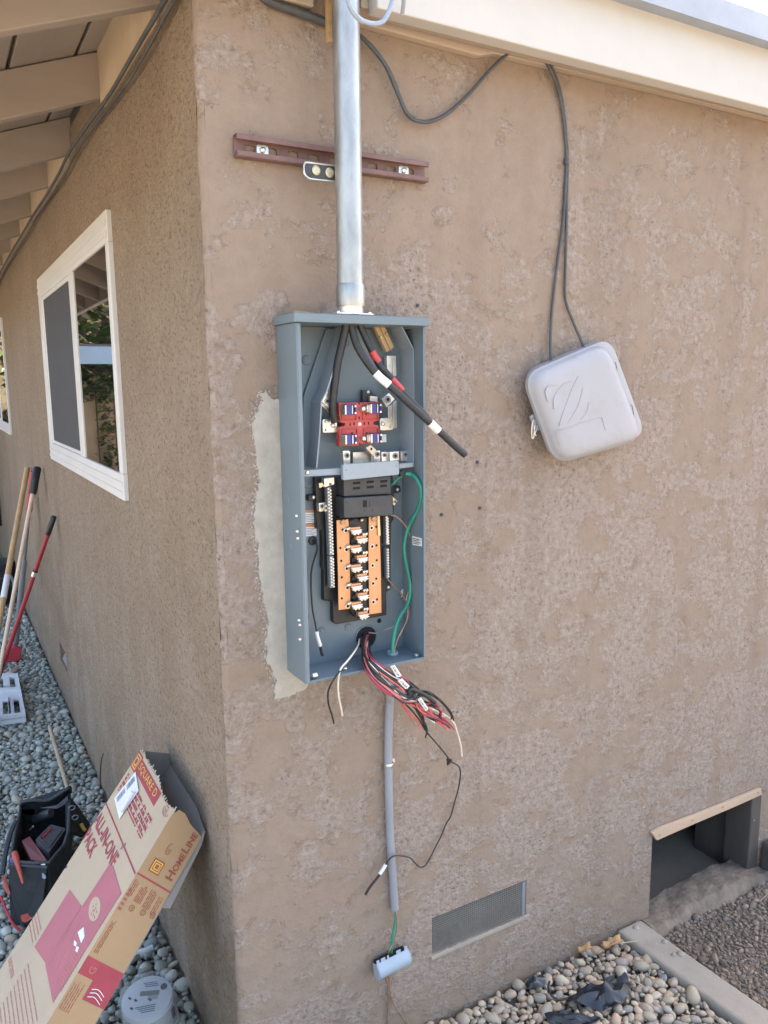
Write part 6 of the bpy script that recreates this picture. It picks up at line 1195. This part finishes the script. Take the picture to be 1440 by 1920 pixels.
# far dark things at the left frame edge
tagp = Vector((-0.1161,5.458,0))
pot = thing('plant_pot', tagp, 'dark plastic pot standing far down the side yard by the wall', 'pot')
obj('pot', G().lathe([(.10, 0), (.13, .20), (.14, .21), (.14, .235), (.125, .235), (.12, .15)], tagp, (0, 0, 1), 24), M_DARK, pot, smooth=True)
obj('pot_soil', G().lathe([(.122, .16), (.08, .17), (.01, .18)], tagp, (0, 0, 1), 16, False, True), M_SOIL, pot)
sk = Vector((-0.1331,5.002,0))
tag(obj('rubbish_sack', G().loft([[sk+Vector(((r_+.02*noise.noise(Vector((a*2, z*9, 1))))*math.cos(a)*.8-.02, (r_)*math.sin(a), z)) for a in [i*math.pi/9 for i in range(18)]] for r_, z in ((.08, 0), (.12, .04), (.13, .10), (.09, .16), (.04, .19))]), M_PLASTICBAG, smooth=True), 'crumpled dark sack lying behind the poles at the frame edge', 'sack')
tag(obj('door_edge', G().bb(-.09, -.005, 6.55, 6.60, .35, 1.12), M_HOLE, bevel=.004), 'dark narrow panel standing on the side wall at the left frame edge', 'panel')
hs = tag(obj('garden_hose', G().tube(spline([Vector(p) for p in [(-0.135,5.525,0.1),(-0.0856,5.377,0.16),(-0.0423,5.372,0.12),(-0.0254,5.357,0.05),(-0.0564,5.197,0.02),(-0.1128,5.157,0.02)]], 6), .012, 8), pm('pale_hose', (.40, .44, .47), .5), smooth=True), 'pale coiled hose end lying behind the poles', 'hose')
# black plastic sheeting scraps on the pebbles at the right
def scrap(pts, label, sd_, hgt=.02, th_=.002):
    P_ = [Vector(p) for p in pts]; cc_ = sum(P_, Vector())/len(P_); rings = []
    P_ = spline(P_+[P_[0]], 4)[:-1]
    for s in (1, .75, .45, .15): rings.append([cc_+(p-cc_)*s+Vector((0, 0, (1-s)*hgt*.6+hgt*.9*noise.noise(p*38*s+Vector((sd_, s*5, 0))))) for p in P_])
    return tag(obj('plastic_scrap', G().loft(rings, False, True), M_PLASTICBAG, smooth=True), label, 'plastic scrap')
scrap([(0.8549,-0.1229,0.004),(0.928,-0.1266,0.004),(1.007,-0.1462,0.004),(1.038,-0.1553,0.004),(1.033,-0.1835,0.004),(0.9838,-0.207,0.004),(0.9259,-0.2067,0.004),(0.8804,-0.1759,0.004),(0.8457,-0.143,0.004)], 'largest crumpled black plastic scrap on the pebbles by the edging', 3, .035)
scrap([(0.7643,-0.1418,0.008),(0.8,-0.1526,0.008),(0.8426,-0.1957,0.008),(0.873,-0.2216,0.008),(0.8667,-0.2317,0.008),(0.8033,-0.1986,0.008),(0.7622,-0.1647,0.008)], 'long narrow black plastic scrap nearest the frame bottom', 8, .018)
scrap([(0.7906,-0.0337,0.008),(0.8413,-0.0316,0.008),(0.8459,-0.0526,0.008),(0.828,-0.0645,0.008),(0.7881,-0.0544,0.008)], 'small black plastic scrap lying against the front wall', 14, .02)
cable([(0.8408,-0.0752,0.02),(0.8189,-0.0956,0.025),(0.8063,-0.1223,0.028),(0.8197,-0.1364,0.02),(0.8415,-0.145,0.02)], .003, M_PLASTICBAG, 'thin black plastic strip joining the scraps', 'plastic_strip', cat='plastic scrap')
for q, sz, lab in (((1.102,-0.0494,0.008), .045, 'large curled orange brown dry leaf on the pebbles at the wall base'), ((1.016,-0.0265,0.008), .03, 'smaller orange brown wood chip at the wall base')):
    c = Vector(q); g = G()
    for i in range(7):
        for j in range(4):
            x = (i/6-.5)*sz*1.5; y = (j/3-.5)*sz*.6*(1-abs(i/6-.5)*1.2); g.v.append(c+Vector((x, y, .006+.01*math.cos(i*1.1)*(j/3-.4)+.008*(j/3-.5)**2*4)))
    for i in range(6):
        for j in range(3): g.f.append((i*4+j, (i+1)*4+j, (i+1)*4+j+1, i*4+j+1))
    o = tag(obj('dry_leaf' if sz > .04 else 'wood_chip', g, M_DRYLEAF, smooth=True), lab, 'leaf' if sz > .04 else 'wood chip')
    so = o.modifiers.new('thick', 'SOLIDIFY'); so.thickness = .002
for pts, lab in (([(1.086,-0.0277,0.012),(1.118,-0.0588,0.015),(1.173,-0.0797,0.014)], 'pale dry grass stalk lying over the leaf by the edging'), ([(1.087,-0.1968,0.02),(1.101,-0.1928,0.06)], 'single dry stalk standing beside the edging'),
                 ([(1.033,-0.1746,0.02),(1.042,-0.1979,0.02),(1.052,-0.214,0.015)], 'short dry stalk beside the large plastic scrap'), ([(1.64,-0.1431,0.01),(1.666,-0.1446,0.02),(1.687,-0.1493,0.03)], 'dry grass stalk near the right jamb of the crawl opening')):
    cable(pts, .0014, M_STRAW, lab, 'grass_stalk', cat='grass stalk')

# ------------------------------------------------------------------ stones
def stone_mesh(name, seed, sub, rough, mat):
    bm = bmesh.new(); bmesh.ops.create_icosphere(bm, subdivisions=sub, radius=1)
    rq = random.Random(seed); o = Vector((rq.uniform(-50, 50), rq.uniform(-50, 50), rq.uniform(-50, 50)))
    sx, sy, sz = 1, rq.uniform(.62, .88), rq.uniform(.42, .62)
    for v in bm.verts:
        d = 1+rough*noise.noise(v.co*.9+o)+rough*.35*noise.noise(v.co*2.2+o)
        v.co = Vector((v.co.x*sx*d, v.co.y*sy*d, v.co.z*sz*d))
    me = bpy.data.meshes.new(name); bm.to_mesh(me); bm.free(); me.materials.append(mat)
    me.polygons.foreach_set('use_smooth', [True]*len(me.polygons)); return me
from bpy_extras.object_utils import world_to_camera_view
bpy.context.view_layer.update()
CAMP = cam.matrix_world.translation
SC.render.resolution_x, SC.render.resolution_y = 768, 1024
def scatter(parent, mat, x0, x1, y0, y1, spacing, size, zbase, keep, limit, rough, seed, layers=3):
    rq = random.Random(seed); base = [stone_mesh('pebble', seed*50+i, 2, rough, mat) for i in range(10)]
    low = [[v.co.copy() for v in m.vertices] for m in base]; lf = [[tuple(p.vertices) for p in m.polygons] for m in base]
    lo1 = [stone_mesh('pebble_low', seed*50+i, 1, rough, mat) for i in range(10)]
    low1 = [[v.co.copy() for v in m.vertices] for m in lo1]; lf1 = [[tuple(p.vertices) for p in m.polygons] for m in lo1]
    items = []; grid = {}
    for layer, (zo, sm) in enumerate(((0., .62), (.12, 1.), (.62, 1.))[-layers:] if layers > 1 else ((0., 1.), (0., .6))):
        cells = {}
        tries = int((x1-x0)*(y1-y0)/(spacing*spacing)*9/sm)
        for _ in range(tries):
            x, y = rq.uniform(x0, x1), rq.uniform(y0, y1)
            if not keep(x, y): continue
            s = size*sm*rq.lognormvariate(0, .34); s = max(size*.42, min(size*1.8, s)); cx_, cy_ = int(x/.05), int(y/.05); ok = True
            rr_ = s*.80
            for i in range(cx_-1, cx_+2):
                for j in range(cy_-1, cy_+2):
                    for (a, b, r2) in cells.get((i, j), ()):
                        if (a-x)**2+(b-y)**2 < ((rr_+r2)*.98)**2: ok = False; break
                    if not ok: break
                if not ok: break
            if not ok: continue
            cells.setdefault((cx_, cy_), []).append((x, y, rr_))
            z = zbase+zo*size+rq.uniform(-.2, .25)*size
            items.append((Vector((x, y, z)), s, rq.uniform(0, 6.3), rq.gauss(0, .34), rq.gauss(0, .34), rq.randrange(10)))
    vis = []
    rest = []
    for it in items:
        v = world_to_camera_view(SC, cam, it[0])
        px = it[1]/max(.05, v.z)
        inside = -.01 < v.x < 1.01 and -.01 < v.y < 1.01 and v.z > 0
        (vis if inside and it[0].z > zbase+.05*size*(layers > 1) else rest).append((px, it))
    vis.sort(key=lambda q: -q[0]); rest += vis[limit:]
    for px, (p, s, a, b, c, k) in vis[:limit]:
        o = bpy.data.objects.new('pebble', base[k]); COL.objects.link(o); o.parent = parent
        o.location = p-ORG[parent.name]; o.rotation_euler = (b, c, a); o.scale = (s, s, s)
    vs, fs = [], []
    for px, (p, s, a, b, c, k) in rest:
        v = world_to_camera_view(SC, cam, p)
        if not (-1.1 < v.x < 1.6 and -.5 < v.y < 1.25 and v.z > 0): continue
        near = px > .0075; V_, F_ = (low[k], lf[k]) if near and -.1 < v.x < 1.1 and v.y > -.1 else (low1[k], lf1[k])
        m3 = Matrix.Rotation(a, 3, 'Z') @ Matrix.Rotation(c, 3, 'Y') @ Matrix.Rotation(b, 3, 'X'); o_ = len(vs); q0 = p-ORG[parent.name]
        vs += [m3 @ (q*s)+q0 for q in V_]; fs += [tuple(i+o_ for i in f) for f in F_]
    me = bpy.data.meshes.new('loose_pebbles'); me.from_pydata(vs, [], fs); me.materials.append(mat); me.update()
    me.polygons.foreach_set('use_smooth', [True]*len(me.polygons))
    o = bpy.data.objects.new('loose_pebbles', me); COL.objects.link(o); o.parent = parent; o['kind'] = 'stuff'
    
scatter(GRAV, M_STONEL, -1.6, -.012, -.7, 6.0, .033, .0158, -.018, lambda x, y: (x > -.8 or y < 4) and x < -.012-.004*noise.noise(Vector((y*9, 0, 0))) and ((x-mc.x)**2+(y-mc.y)**2 > .074**2), 300, .22, 3)
scatter(PEB, M_STONER, .35, 1.19, -.55, -.010, .031, .0150, -.022, lambda x, y: y < -.012 and x < 1.158+.03*(-y), 300, .20, 4)
scatter(SOIL, M_STONED, 1.29, 2.1, -.75, -.03, .024, .0090, -.031, lambda x, y: x > 1.275 and y < -.05-.02*noise.noise(Vector((x*8, 0, 0))), 250, .5, 5, layers=1)
